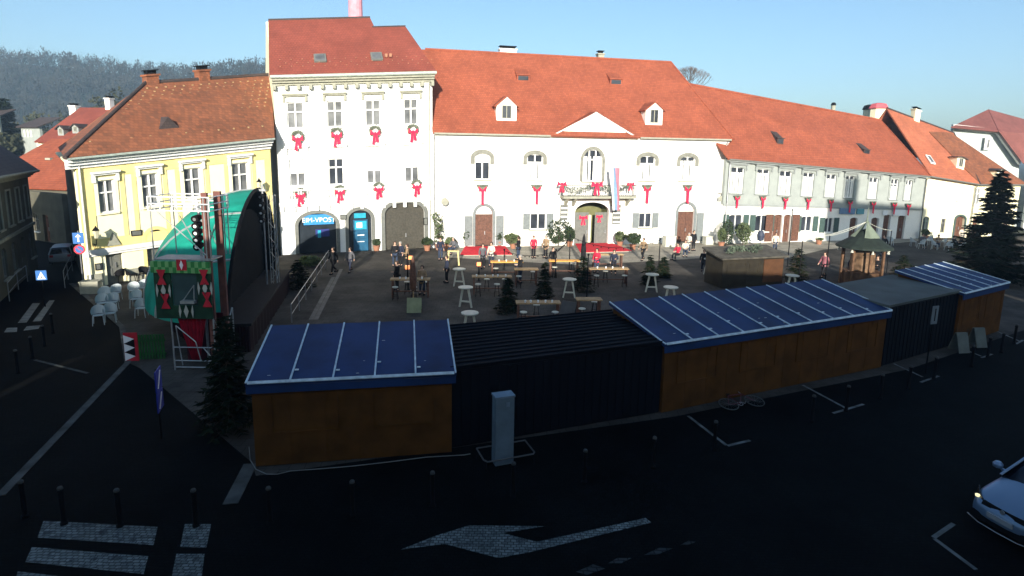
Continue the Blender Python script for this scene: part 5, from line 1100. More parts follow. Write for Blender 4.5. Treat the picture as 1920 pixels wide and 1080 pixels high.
# ===== vegetation
def fir(name,label,loc,h,r,n=4200,m=NEEDLE,cat='fir tree',lay=26,sz=.16,pot=False,group=None):
    o=empty(name,loc,random.uniform(0,6),label,cat,group); mb=MB(); mb.tube((0,0,0),(0,0,h*.96),h*.022,.02,8); obj('trunk',mb,BARK,o)
    mb=MB(); br=MB(); per=max(6,n//(lay*11))
    for i in range(lay):
        t=(i+.3)/lay; z=h*(.08+.90*t); R=r*(1-t)**.85*random.uniform(.85,1.1)+.06; k=max(5,int(13*(1-t*.55)))
        for j in range(k):
            a=2*PI*j/k+random.uniform(-.25,.25)+i; zj=z; z=z+random.uniform(-1,1)*h/lay; rr=R*random.uniform(.66,1.14); dz=-.20*rr+random.uniform(-.06,.06)*h*.1
            tip=Vector((rr*math.cos(a),rr*math.sin(a),z+dz+.10*rr)); base=Vector((0,0,z)); z=zj; br.tube(base,tip,.015,.006,3,cap=False)
            for q in range(per):
                u=random.uniform(.12,1.0)**.8; p=base.lerp(tip,u); p.z-=.08*rr*math.sin(u*PI); w=.22*rr*(1.05-u)+.05
                side=Vector((-math.sin(a),math.cos(a),0))*random.uniform(-w,w); d=(tip-base).normalized()*.5+side.normalized()*.7+Vector((0,0,random.uniform(-.35,.15))); d.normalize()
                c=p+side; l=sz*random.uniform(.7,1.4); e=d.cross(Vector((random.uniform(-1,1),random.uniform(-1,1),1))).normalized()*l*.22
                mb.face([c-d*l*.3-e,c-d*l*.3+e,c+d*l])
    obj('crown',mb,m,o); obj('branches',br,BARK,o)
    if pot: q=MB(); q.lathe([(.20,0),(.27,.38),(.29,.40)],(0,0,0),14); obj('pot',q,TERRA,o)
    return o
p=G(1849,528); fir('tall_fir','tall dark fir standing before the pale houses at the right end of the square',p,Zat(p,1858,318),2.6,26000,lay=40,sz=.30)
p=G(433,800); fir('dark_fir','dark fir in the gap between the stage tower and the first blue roofed stall',p,Zat(p,428,592),1.0,6000,lay=24,sz=.17)
for (a,b,t,r,lab) in ((952,586,520,.7,'small dark fir behind the dark container, left of the grey board'),(1092,545,478,.8,'brownish fir between the round bar table and the main red carpet'),(1217,535,478,.55,'slim dark fir near the garland post before the hotel'),(1243,520,482,.55,'low dark fir right of the slim one'),(1492,528,462,.9,'dark fir beside the wooden hut'),(1690,528,478,1.1,'broad dark fir behind the grey roofed container'),(1020,560,492,.6,'small fir among the bar tables behind the ribbed container'),(560,540,488,1.1,'broad dark fir at the foot of the tall white house')):
    p=G(a,b); fir('small_fir',lab,p,max(1.4,Zat(p,a,t)),r,1800,lay=15,sz=.17,group='small firs on the plaza')
def shrub(label,a,b,hpx,wpx,m=LEAF,pot=True,kind='potted_shrub',cat='shrub',n=520,red=False,col=False):
    p=G(a,b); Z=Zat(p,a,b-hpx); r=wpx/FPX*p.y/2; o=empty(kind,p,random.uniform(0,6),label,cat); pz=.42 if pot else .02
    if pot: q=MB(); q.lathe([(.20,0),(.28,.38),(.31,.40),(.31,.45)],(0,0,0),14); obj('pot',q,TERRA,o)
    h=(Z-pz)/2; q=MB(); q.tube((0,0,pz*.5),(0,0,pz+h),.03,.02,6)
    for i in range(6): q.tube((0,0,pz+h*.3),(random.uniform(-r,r)*.6,random.uniform(-r,r)*.6,pz+h*1.4),.015,.006,4)
    obj('stem',q,BARK,o)
    q=MB(); 
    if col:
        for i in range(5): q.clump((random.uniform(-.25,.25)*r,random.uniform(-.25,.25)*r,pz+h*(.35+.32*i)),r*random.uniform(.6,.95),r*.8,h*.32,n//5,.10)
    else: q.clump((0,0,pz+h),r,r,h,n,.10); q.clump((r*.3,0,pz+h*.8),r*.75,r*.7,h*.75,n//2,.09)
    c=obj('foliage',q,m,o)
    if red: q=MB(); [q.box(x-.04,x+.04,y-.04,y+.04,z-.04,z+.04) for x,y,z in [(random.uniform(-r,r)*.8,-r*.9,pz+h*random.uniform(.6,1.6)) for _ in range(9)]]; obj('baubles',q,RED,o)
    return o
S_='shrub'
for q in (('loose tall pale green shrub in a pot at the left corner of the hotel',822,468,72,30,LEAF2,True),('low round shrub in a pot left of the first red carpet',845,470,28,26,LEAF2,True),
  ('dark round potted shrub on the left side of the brown hotel door',874,463,38,22,LEAF,True),('dark potted shrub right of the brown hotel door',936,462,30,22,LEAF,True),('wide grey green shrub beside the first red carpet',962,466,30,36,LEAF2,True),
  ('large dark bush in front of the left hotel shutters',1047,462,55,52,LEAF,False),('potted shrub between the menu board and the main entrance',1068,462,40,22,LEAF,True),
  ('rounded olive shrub right of the main hotel entrance',1162,462,32,26,LEAF2,True),('dark round shrub at the corner of the main red carpet',1186,468,34,34,LEAF,True),('tall loose climber by the right hotel shutters',1191,455,60,16,LEAF2,False),
  ('dense dark shrub at the left corner of the grey house',1362,462,58,30,LEAF,False),('broad grey green shrub at the grey house behind the hut',1392,460,50,34,LEAF2,False),('short shrub under the first grey house window',1352,463,38,20,LEAF2,True),
  ('dark ball shaped shrub between cash machine and wooden gate',706,470,24,18,LEAF,True),('round dark shrub at the right side of the wooden gate',801,470,26,24,LEAF,True),('low dark shrub with pale blossom before the bank entrance',583,500,22,46,LEAF2,False),
  ('low bush between the dark windows of the grey house',1535,458,12,18,LEAF2,True),('tuft of green leaves under the cream house arch',1735,450,20,16,LEAF2,True)):
    shrub(q[0],*q[1:5],m=q[5],pot=q[6],n=700 if q[4]>30 else 420,col='tall' in q[0] or 'climber' in q[0])
# bare tree behind the hotel ridge
def baretree(label,px,pyb,pyt,D,spread,seed=3):
    rnd=random.Random(seed); b=PD(px,pyb,D); t=PD(px,pyt,D); o=empty('bare_tree',(b.x,b.y,0),0,label,'tree'); mb=MB(); h=t.z
    mb.tube((0,0,0),(0,0,b.z*.8),.35,.22,8); obj('trunk',mb,BARK,o); mb=MB()
    def grow(p,d,l,r,k):
        q=p+d*l; mb.tube(p,q,r,r*.7,4,cap=False)
        if k: 
            for _ in range(3): e=(d+Vector((rnd.uniform(-1,1),rnd.uniform(-1,1),rnd.uniform(-.2,.7)))*spread).normalized(); grow(q,e,l*.72,r*.62,k-1)
    z=b.z*.8
    for _ in range(4): grow(Vector((0,0,z-.3)),Vector((rnd.uniform(-.6,.6),rnd.uniform(-.5,.5),1)).normalized(),(h-z)*.26,.09,5)
    obj('crown',mb,mat('grey_bark',(.13,.11,.10),.9,.1),o)
baretree('bare winter tree showing above the right end of the hotel roof',1276,160,92,80,.60)
# ===== hill, wood
def hz(x,y):
    # skyline follows the photographed ridge
    px=960+x/ y*FPX if y>0 else 0
    t=max(0,min(1,(y-230)/240)); s=t*t*(3-2*t)
    env=max(0,min(1,(760-px)/160)) if px>600 else 1
    return s*(57+6*math.sin(x*.011+1)+3*math.sin(x*.031)+ (px+900)*.006)*env-2*(1-s)
mb=MB(); nx,ny=60,26; xs=[-900+i*16 for i in range(nx)]; ys=[200+j*18 for j in range(ny)]
for y in ys:
    for x in xs: mb.v.append(Vector((x,y,hz(x,y))))
for j in range(ny-1):
    for i in range(nx-1): a=j*nx+i; mb.f.append((a,a+1,a+nx+1,a+nx)); mb.mi.append(0)
struct('hill',mb,mat('leaf_litter_hillside',(.03,.03,.02),.95,.3,.02),smooth=True)
rnd=random.Random(11); mb=MB(); c=0
while c<3000:
    y=rnd.uniform(215,500); x=rnd.uniform(-1.05*y,-.20*y)
    z=hz(x,y)
    if z<-1: continue
    c+=1; con=rnd.random()<.33+(.3 if y>440 else 0); mb.m=0 if con else 1; h=rnd.uniform(7,15)*(1.1 if con else .9)
    if con:
        for k in range(46):
            t=rnd.random()**1.3; r=(1-t)*h*.21+.25; a=rnd.uniform(0,6.28); p=Vector((x+r*math.cos(a),y+r*math.sin(a),z+h*(.12+.86*t))); s=.95*(1.15-t); mb.face([p,p+Vector((s*math.cos(a),s*math.sin(a),-.55*s)),p+Vector((-s*.5*math.sin(a),s*.5*math.cos(a),s*1.0))])
    else:
        mb.tube((x,y,z),(x+rnd.uniform(-.5,.5),y,z+h*.6),.25,.12,3,cap=False)
        for k in range(40):
            d=Vector((rnd.gauss(0,1),rnd.gauss(0,1),rnd.gauss(0,.9))).normalized(); p=Vector((x,y,z+h*.66))+Vector((d.x*h*.26,d.y*h*.26,d.z*h*.34))*rnd.uniform(.3,1); s=rnd.uniform(.7,1.3); e=d.orthogonal()*s*.3; mb.face([p-e,p+e,p+d*s+Vector((0,0,s*.6))])
obj('wooded_hillside',mb,[mat('far_conifer_green',(.010,.024,.016),.9,.3,.05),mat('bare_twig_brown',(.032,.034,.030),.9,.25,.05)])
reg(COL.objects['wooded_hillside'],'wood of bare trees and dark conifers covering the far hill','woodland',kind='stuff')
p=PD(33,400,98); p.z=0; o=fir('dark_cypress','broad dark evergreen at the foot of the hill beside the white villa',p,PD(33,180,98).z,3.2,9000,lay=30,sz=.75)
# scattered town trees between the roofs and the hill
for i,(px,pt,D) in enumerate(((5,238,90),(62,222,120),(150,205,150),(190,196,160),(228,150,140),(95,205,140),(280,160,170),(330,150,180),(400,140,190),(470,135,190))):
    p=PD(px,400,D); p.z=0; t=PD(px,pt,D).z; o=empty('town_tree',p,0,'%s tree from the left edge between the roofs and the wooded hill'%ORD[i],'tree','trees below the hill'); q=MB(); q.tube((0,0,0),(0,0,t*.7),.3,.15,6); obj('trunk',q,BARK,o); q=MB()
    for k in range(7): q.clump((random.uniform(-2,2),random.uniform(-2,2),t*random.uniform(.55,.85)),2.2,2.2,t*.15,90,.5,.2)
    obj('crown',q,mat('dull_olive_crown',(.045,.05,.028),.9,.3,.2),o)
# ===== wreaths with red bows
def onface(H,px,py,d=-.12):
    x,z=H.loc(px,py,d); zz=z*(1+H.k*x); p=H.A+H.d*x+H.n*d; p.z=zz; return p
def wreath_proto(r=.37):
    o=empty('wreath',(0,0,0)); mb=MB()
    for i in range(260):
        a=random.uniform(0,2*PI); b=random.uniform(0,2*PI); q=.13*random.uniform(.5,1.1); p=Vector(((r+q*math.cos(b))*math.cos(a),-.05+q*math.sin(b)*.7,(r+q*math.cos(b))*math.sin(a))); mb.leaf(p,.07)
    mb.torus((0,-.03,0),r,.07,n=20,m=6); obj('ring',mb,mat('grey_green_garland',(.15,.17,.125),.85,.25,5),o)
    mb=MB(); z=-r*.35
    for s in (-1,1): 
        mb.prism([(0,-.2,z-.06),(s*.36,-.2,z+.22),(s*.38,-.2,z-.18)],(0,.06,0)); mb.prism([(0,-.19,z),(s*.05,-.19,z-.85+.1*s),(s*.28,-.19,z-.80+.1*s),(s*.14,-.19,z)],(0,.03,0))
    mb.box(-.07,.07,-.23,-.13,z-.08,z+.08); obj('bow',mb,RED,o); return o
wp=wreath_proto(); first=[1]
def wreath(H,px,py,label,group,s=1.0):
    p=onface(H,px,py)
    if first[0]: o=wp; first[0]=0
    else: o=dup(wp)
    o.location=p; o.rotation_euler.z=H.ang; o.scale=(s,)*3; reg(o,label,'wreath',group)
for i,(a,b) in enumerate(((558,256),(631,250),(703,246),(774,243))): wreath(W,a,b,'%s wreath from the left under the top floor windows of the tallest white house'%ORD[i],'wreaths on the tall white house')
for i,(a,b) in enumerate(((563,363),(637,357),(710,351),(781,346))): wreath(W,a,b,'%s wreath from the left above the dark arches of the tallest white house'%ORD[i],'wreaths on the tall white house',.95)
wp2=empty('hanging_bow',(0,0,0)); mb=MB()
mb.prism([(-.55,-.1,.12),(.55,-.1,.12),(.2,-.1,-.35),(-.2,-.1,-.35)],(0,.06,0)); [mb.leaf((random.uniform(-.5,.5)*(1-.5*q),-.13,.1-.5*q),.08) for q in [random.random() for _ in range(120)]]; obj('swag',mb,mat('grey_green_garland',(0,0,0)),wp2)
mb=MB()
for s_g in (-1,1): mb.prism([(0,-.24,-.32),(s_g*.34,-.24,-.0),(s_g*.30,-.24,-.42)],(0,.06,0))
mb.prism([(-.11,-.23,-.35),(-.10,-.23,-1.5),(.11,-.23,-1.6),(.13,-.23,-.35)],(0,.05,0)); obj('bow',mb,RED,wp2); f2=[1]
def swag(H,px,py,label,group,s=1.0):
    o=wp2 if f2[0] else dup(wp2); f2[0]=0; o.location=onface(H,px,py); o.rotation_euler.z=H.ang; o.scale=(s,)*3; reg(o,label,'bow',group)
for i,(a,b,l) in enumerate(((904,352,'first upper window, over the left arched door'),(1006,352,'second upper window left of the balcony'),(1213,352,'upper window just right of the balcony'),(1289,352,'last upper window, over the right arched door'))): swag(Hh,a,b-3,'long red bow under the hotel %s'%l,'bows under the hotel windows',1.0)
for i in range(9): swag(Q,cx[i],yb[i]+6,'green swag with red bow under the %s curtained window of the grey house'%ORD[i],'bows under the grey house windows',.72)
# balcony garland with bows
gp=[(1052,346),(1062,352),(1075,357),(1090,356),(1105,350),(1120,346),(1132,350),(1145,356),(1160,356),(1172,350),(1183,345)]
mb=MB(); P=[onface(Hh,a,b,-1.22) for a,b in gp]
for a,b in zip(P[:-1],P[1:]):
    for k in range(60): t=random.random(); p=a.lerp(b,t)+Vector((random.gauss(0,.12),random.gauss(0,.06),random.gauss(0,.13))); mb.leaf(p,.08)
reg(obj('balcony_garland',mb,mat('grey_green_garland',(0,0,0))),'thick evergreen garland draped along the hotel balcony railing','garland')
def bow(name,label,p,ang,s,cat='bow'):
    mb=MB(); 
    for sg in (-1,1): mb.prism([(0,0,-.08*s),(sg*.5*s,0,.30*s),(sg*.55*s,0,-.22*s)],(0,.10*s,0)); mb.prism([(0,.01,0),(sg*.10*s,.01,-1.0*s),(sg*.32*s,.01,-.95*s),(sg*.12*s,.01,0)],(0,.05*s,0))
    mb.box(-.13*s,.13*s,-.05,.12*s,-.14*s,.14*s); return reg(obj(name,mb,RED,loc=p,rz=ang),label,cat)
bow('balcony_bow','big red bow at the left end of the hotel balcony',onface(Hh,1054,345,-1.32),Hh.ang,.75); bow('balcony_bow','largest red bow at the middle of the hotel balcony',onface(Hh,1120,346,-1.36),Hh.ang,.95); bow('balcony_bow','red bow at the right end of the hotel balcony',onface(Hh,1183,345,-1.32),Hh.ang,.6)
bow('door_bow','red bow on the left leaf of the main hotel door',onface(Hh,1094,408,.2),Hh.ang,.7); bow('door_bow','red bow on the right leaf of the main hotel door',onface(Hh,1124,406,.2),Hh.ang,.55)
# flag
fp=onface(Hh,1150,345,-1.4); o=empty('flag',fp,Hh.ang,'striped white blue red flag hanging from the hotel balcony over the main door','flag')
mb=MB(); mb.tube((-.35,0,1.6),(.1,.9,-.4),.025); obj('pole',mb,WFRAME,o)
mb=MB(); n=14; L_=3.7
for i in range(n):
    z0_=1.4-L_*i/n; z1_=1.4-L_*(i+1)/n; w0=-.45+.5*i/n; w1=-.45+.5*(i+1)/n
    for k in range(6):
        u0=k/6;u1=(k+1)/6; ww0=.95-.30*i/n; ww1=.95-.30*(i+1)/n; f=lambda u,zz:.10*math.sin(u*9+zz*1.3)
        mb.m=k//2; mb.face([(w0+u0*ww0,f(u0,z0_),z0_),(w0+u1*ww0,f(u1,z0_),z0_),(w1+u1*ww1,f(u1,z1_),z1_),(w1+u0*ww1,f(u0,z1_),z1_)])
obj('cloth',mb,[LETW,mat('flag_grey_blue',(.18,.28,.42),.8,.05),mat('flag_pink_red',(.55,.16,.2),.8,.05)],o)
# hanging round signs and wall lanterns
def wsign(H,px,py,label,r=.32):
    p=onface(H,px,py,-.6); o=empty('hanging_sign',p,H.ang,label,'sign'); mb=MB(); mb.tube((0,-.05,0),(0,.0,0),r,r,18); obj('disc',mb,STONE,o); mb=MB(); mb.path([(0,.0,r),(0,.0,r+.2),(0,.59,r+.2)],.02); obj('bracket',mb,DMET,o)
wsign(Hh,834,378,'oval sign hanging from a bracket at the left end of the hotel'); wsign(Hh,1352,372,'round sign on a bracket where hotel and grey house meet',.24)
def lantern(H,px,py,label):
    p=onface(H,px,py,-.7); o=empty('wall_lantern',p,H.ang,label,'lantern'); mb=MB(); mb.lathe([(.10,-.3),(.17,.12),(.19,.14)],(0,0,0),6); obj('glass',mb,mat('lantern_glass',(.5,.48,.35),.3,.05),o); mb=MB(); mb.lathe([(.21,.143),(.05,.34),(.02,.42)],(0,0,0),6); obj('cap',mb,DMET,o); mb=MB(); mb.path([(0,0,-.3),(0,.1,-.7),(0,.69,-.7)],.025); mb.torus((0,.35,-.85),.13,.015,T=Matrix.Rotation(R_(90),4,'Z'),n=12,m=4); obj('bracket',mb,DMET,o)
lantern(Y,180,437,'ornate lantern on a bracket beside the yellow house door'); lantern(Y,486,345,'small lantern at the upper right corner of the yellow house')
for (H,a,b,w,h_,lab) in ((Y,256,437,.6,.35,'dark plate on the wall of the yellow house between its doors'),(W,644,407,.5,.4,'small dark plaque between shop arch and cash machine'),(W,798,415,.35,.6,'grey notice box between the gate and the hotel'),(Y,186,500,.4,.4,'small square notice low on the yellow wall')):
    p=onface(H,a,b,-.06); mb=MB(); mb.box(-w/2,w/2,-.03,.04,-h_/2,h_/2); mb.m=1; mb.box(-w/2+.05,w/2-.05,-.036,-.0305,-h_/2+.05,h_/2-.05); reg(obj('wall_plaque',mb,[DMET,GFRAME],loc=p,rz=H.ang),lab,'plaque')
# ===== red carpets
def carpet(label,pts):
    P=[G(a,b) for a,b in pts]; mb=MB(); mb.prism([P[0],P[1],P[2],P[3]],(0,0,.10)); o=reg(obj('red_carpet',mb,CARPET),label,'carpet')
    mb=MB(); mb.prism([p+((p-(P[0]+P[2])/2)*.03) for p in P],(0,0,.07)); obj('step',mb,STONE,o)
carpet('red carpeted step before the brown left door of the hotel',[(862,480),(961,479),(947,463),(872,464)])
carpet('red carpeted step before the main arched entrance of the hotel',[(1088,475),(1185,472),(1146,457),(1078,458)])
# ===== furniture
def rtable(label,px,py,h=1.12,r=.40,rz=0):
    g=G(px,py,h); g.z=0; o=empty('bar_table',g,rz,label,'bar table','round bar tables'); mb=MB(); mb.lathe([(r-.02,h-.05),(r,h-.04),(r,h),(r-.02,h+.01)],(0,0,0),24); obj('tabletop',mb,WTOP,o)
    for s in (-1,1): mb=MB(); mb.prism([(s*.10,-.05,h-.051),(s*.20,-.05,h-.051),(s*.38,-.05,0),(s*.30,-.05,0)],(0,.1,0)); obj('leg',mb,WTOP,o)
    mb=MB(); mb.prism([(-.26,-.03,.28),(.26,-.03,.28),(.24,-.03,.36),(-.24,-.03,.36)],(0,.06,0)); obj('footrest',mb,WTOP,o); return o
for q in (('round white bar table with splayed legs, between the two plank tables',873,538),('round white bar table closest to the ribbed container, left one',881,586),('round white bar table beside the green board, before the main carpet',1068,523),('round white bar table just above the long blue roof, left',1223,514),('round white bar table showing only its top above the long blue roof',1258,538),('round white bar table by the right end of the wooden hut',1486,516),('round bar table farther back, behind the first one towards the left carpet',861,504),('round bar table against the left wall of the wooden hut',1331,485)):
    rtable(q[0],q[1],q[2],rz=random.uniform(-.3,.3))
def stoolm(o,x,y,h=.72):
    mb=MB(); mb.lathe([(.17,h-.04),(.19,h-.02),(.18,h)],(x,y,0),14)
    for a in range(4): t=a*PI/2+.7; mb.tube((x+.10*math.cos(t),y+.10*math.sin(t),h-.04),(x+.2*math.cos(t),y+.2*math.sin(t),0),.014,.014,5)
    return mb
def ptable(label,px0,px1,py,h=1.08,d=.55,m=LWOOD,topm=None):
    a=G(px0,py,h);b=G(px1,py,h); a.z=b.z=0; L=(b-a).length; rz=math.atan2((b-a).y,(b-a).x); o=empty('plank_table',a,rz,label,'table'); mb=MB(); 
    for i in range(3): mb.box(0,L,i*d/3+.005,(i+1)*d/3-.005,h-.07,h)
    obj('tabletop',mb,topm or m,o)
    for x in (.08,L-.16):
        for y in (.04,d-.12): mb=MB(); mb.box(x,x+.08,y,y+.08,0,h-.072); obj('leg',mb,BROWN,o)
    mb=MB(); mb.box(.16,L-.16,d/2-.03,d/2+.03,.3,.36); obj('stretcher',mb,BROWN,o)
    return a,rz,L
sc_i=[0]
def stool(p,rz,label):
    o=empty('bar_stool',p,rz,label,'stool','bar stools at the plank tables'); mb=MB(); mb.lathe([(.16,.70),(.18,.72),(.17,.75)],(0,0,0),14); obj('seat',mb,WTOP,o); 
    for a in range(4): t=a*PI/2+.7; mb=MB(); mb.tube((.10*math.cos(t),.10*math.sin(t),.70),(.2*math.cos(t),.2*math.sin(t),0),.014,.014,5); obj('leg',mb,DMET,o)
    mb=MB(); mb.torus((0,0,.25),.17,.01,T=Matrix.Rotation(R_(90),4,'X'),n=14,m=4); obj('foot_ring',mb,DMET,o)
for (lab,x0,x1,py,ss,kw) in (('plank bar table with the closed umbrella, left on the plaza',731,806,524,(755,766,748,785),{}),('plank bar table right of the round white tables',885,960,519,(912,926,940,903),{}),('long low plank table close behind the ribbed container',968,1052,568,(985,1000,1030),{}),('second long plank table right of the grey board',1082,1130,562,(1095,1120),{}),
    ('plank table before the main carpet',1105,1180,504,(1120,1150,1170),{}),('orange wooden table in the sun behind the plank table',920,981,491,(930,960),dict(m=OWOOD)),('orange wooden table in the sun near the two garland posts',1030,1088,489,(1040,1070),dict(m=OWOOD)),('pale thin table before the main red carpet',1112,1170,477,(),{}),('plank table near the left red carpet',965,1010,505,(972,1000),{})):
    a,rz,L=ptable(lab,x0,x1,py,**kw)
    for j,sx in enumerate(ss):
        f=.15+.7*j/max(1,len(ss)-1); p=a+Vector((math.cos(rz),math.sin(rz),0))*L*f+Vector((-math.sin(rz),math.cos(rz),0))*(-.38 if j%2==0 else .95)
        stool(p,rz,'%s bar stool at the %s'%(ORD[j],' '.join(lab.split()[:11])))
cup=None
for (x0,x1,py,lab,k) in ((740,800,524,'left plank table with the closed umbrella',4),(890,955,519,'middle plank table',5),(975,1045,568,'long low plank table behind the ribbed container',5),(925,975,491,'left orange table',3),(1110,1175,504,'plank table before the main carpet',4)):
    for j in range(k):
        p=G(x0+(x1-x0)*(j+.5)/k+random.uniform(-3,3),py-1,1.082)
        if cup is None:
            cup=MB(); cup.lathe([(.035,0),(.05,.11),(.045,.115)],(0,0,0),10); o=reg(obj('paper_cup',cup,LETW,loc=p),'small white cup standing on the '+lab,'cup','cups on the '+lab); cup=o
        else:
            o=cup.copy(); COL.objects.link(o); o.location=p; reg(o,'small white cup standing on the '+lab,'cup','cups on the '+lab)
# yellow painted trestle
g=G(850,497); o=empty('yellow_stool',g,.1,'tall pale yellow wooden stool left of the first red carpet','stool'); mb=MB(); mb.box(-.42,.42,-.2,.2,1.02,1.08); obj('seat',mb,YTOP,o)
for s in (-1,1):
    for y in (-.15,.09): mb=MB(); mb.prism([(s*.28,y,1.018),(s*.38,y,1.018),(s*.46,y,0),(s*.36,y,0)],(0,.06,0)); obj('leg',mb,YTOP,o)
# closed umbrella and open flat parasols
def umb(label,px,py,h,closed,r=1.9,m=CLOTHB,pole=DMET):
    g=G(px,py); o=empty('parasol',g,0,label,'parasol'); mb=MB(); mb.tube((0,0,.1),(0,0,h),.03); obj('pole',mb,pole,o); mb=MB(); mb.lathe([(.35,0),(.33,.08),(.06,.12)],(0,0,0),14); obj('base',mb,KERB,o); mb=MB()
    if closed: mb.lathe([(.05,h-1.9),(.17,h-1.8),(.2,h-1.2),(.10,h-.25),(.02,h+.05)],(0,0,0),10); obj('folded_cloth',mb,m,o)
    else:
        n=8; mb.lathe([(r,h-.55),(r*.98,h-.5),(.05,h)],(0,0,0),n); obj('canopy',mb,m,o)
        mb=MB()
        for i in range(n): a=2*PI*i/n; mb.tube((0,0,h-.6),(r*.6*math.cos(a),r*.6*math.sin(a),h-.37),.012)
        obj('rib',mb,pole,o)
umb('closed brown umbrella standing through the left plank table',775,572,2.7,True,m=BROWN,pole=LWOOD)
umb('closed dark umbrella beside the round table near the main carpet',1093,500,2.4,True)
# garland posts and strings
def gpost(label,px,py,pyt,r=.04,m=DMET):
    g=G(px,py); z=Zat(g,px,pyt); mb=MB(); mb.tube((0,0,0),(0,0,z),r,r*.8,8); mb.lathe([(r*2.6,0),(r*2.6,.05),(r,.08)],(0,0,.001),10); mb.lathe([(.03,z+.002),(.07,z+.06),(.03,z+.14)],(0,0,0),8); reg(obj('garland_post',mb,m,loc=g),label,'post'); g.z=z; return g
q1=gpost('dark garland post beside the orange table',1041,520,470); q2=gpost('dark garland post between orange table and main carpet',1067,510,443); q3=gpost('thin dark post right of the low firs',1235,500,450); q4=gpost('garland post behind the left red carpet',945,505,470)
q5=gpost('thin dark post left of the kiosk, holding a round black plate',1476,500,395); q6=gpost('short post holding the rope by the left plank table',765,545,480); q7=gpost('grey post left of the long blue stall roof',1100,560,480)
def rope(label,a,b,sag,r=.02,m=DMET,name='garland_string'):
    n=12; P=[a.lerp(b,i/n)-Vector((0,0,sag*4*(i/n)*(1-i/n))) for i in range(n+1)]; mb=MB(); mb.path(P,r,5)
    for p in P[1:-1]: mb.lathe([(.02,-.12),(.045,-.08),(.02,-.03)],p,6)
    reg(obj(name,mb,m),label,'string')
rope('string of bulbs between the two garland posts by the orange table',q1,q2,.15); rope('string of bulbs from the left garland post to the orange table post',q4,q1,.35); rope('string of bulbs from the tall garland post towards the thin post',q2,q3,.7)
mb=MB(); mb.lathe([(.02,0),(.28,.05),(.30,.5),(.22,.8),(.02,.85)],(0,0,0),12); 
g=G(1423,480); z=Zat(g,1423,441); mb=MB(); mb.tube((0,0,0),(0,0,z),.03); mb.m=1; mb.lathe([(.03,z-.5),(.24,z-.42),(.3,z),(.2,z+.35),(.03,z+.4)],(0,0,0),12); reg(obj('plant_lamp',mb,[DMET,mat('slate_blue_shade',(.04,.05,.08),.6,.1)],loc=g),'dark oval shade on a pole in front of the brown grey house doors','lamp')
# wooden hut
g0=G(1352,541); g1=G(1466,534)
o=stall('wooden_hut','dark wooden hut with shingled tan roof before the hotel and grey house corner',g0,g1,1.95,2.35,1.8,0,mat('hut_boards',(.022,.018,.011),.8,.2,2),mat('tan_shingle_roof',(.085,.078,.062),.9,.2,3,.2),None,over=.2)
mb=MB(); L_=(g1-g0).length; mb.box(L_*.66,L_*.98,-.05,-.002,.25,1.75); obj('door',mb,mat('orange_brown_door',(.075,.032,.013),.8,.1,3),o)
mb=MB()
for i in range(9): mb.clump((L_*(.2+.07*i),.8+random.uniform(-.4,.5),2.3),.3,.3,.28,60,.08)
reg(obj('roof_greenery',mb,mat('frosted_branches',(.10,.13,.09),.9,.2,4),loc=o.location,rz=o.rotation_euler.z),'frosted pale branches laid over the roof of the wooden hut','branches')
# kiosk with peaked cloth roof
g=G(1612,532); o=empty('round_kiosk',g,.2,'eight sided wooden kiosk with green peaked roof topped by white cloth','kiosk'); ze=Zat(g,1612,462); zt_=Zat(g,1612,418); rk=1.25
mb=MB()
for i in range(8): a=2*PI*i/8+.39; mb.box(rk*math.cos(a)-.06,rk*math.cos(a)+.06,rk*math.sin(a)-.06,rk*math.sin(a)+.06,0,ze)
obj('posts',mb,mat('kiosk_wood',(.12,.065,.035),.8,.2,4),o)
mb=MB(); mb.lathe([(rk*.97,0),(rk*.97,.9)],(0,0,0),8); obj('parapet',mb,mat('kiosk_wood',(0,0,0)),o)
mb=MB(); mb.lathe([(rk*.6,.9),(rk*.55,ze-.2)],(0,0,0),8); obj('core',mb,mat('kiosk_panels',(.15,.09,.05),.8,.3,3),o)
mb=MB(); mb.lathe([(rk*1.35,ze-.05),(rk*1.3,ze+.08),(rk*.55,ze+(zt_-ze)*.45),(.1,ze+(zt_-ze)*.75)],(0,0,0),16); obj('roof',mb,mat('dark_green_kiosk_roof',(.016,.024,.018),.8,.2,3),o)
mb=MB(); n=16
for i in range(n):
    if i in (1,2,8,9): continue
    a=2*PI*i/n;b=2*PI*(i+1)/n; R1=rk*(.62+.1*(i%2)); R2=rk*(.62+.1*((i+1)%2)); zz=ze+(zt_-ze)*.42
    mb.face([(R1*math.cos(a),R1*math.sin(a),zz),(R2*math.cos(b),R2*math.sin(b),zz),(.10*math.cos(b),.10*math.sin(b),zt_),(.10*math.cos(a),.10*math.sin(a),zt_)])
mb.lathe([(.1,zt_),(.14,zt_+.08),(.04,zt_+.2),(.02,zt_+1.0)],(0,0,0),8)
obj('cloth_top',mb,mat('pale_green_cloth',(.20,.24,.18),.8,.1,2,trans=.2),o)
mb=MB()
for i in range(8): a=2*PI*(i+.5)/8; mb.lathe([(.10,ze-.28),(.02,ze-.06)],(rk*1.2*math.cos(a),rk*1.2*math.sin(a),0),6)
obj('scalloped_trim',mb,WTOP,o)
top=Vector((g.x,g.y,zt_+.1))
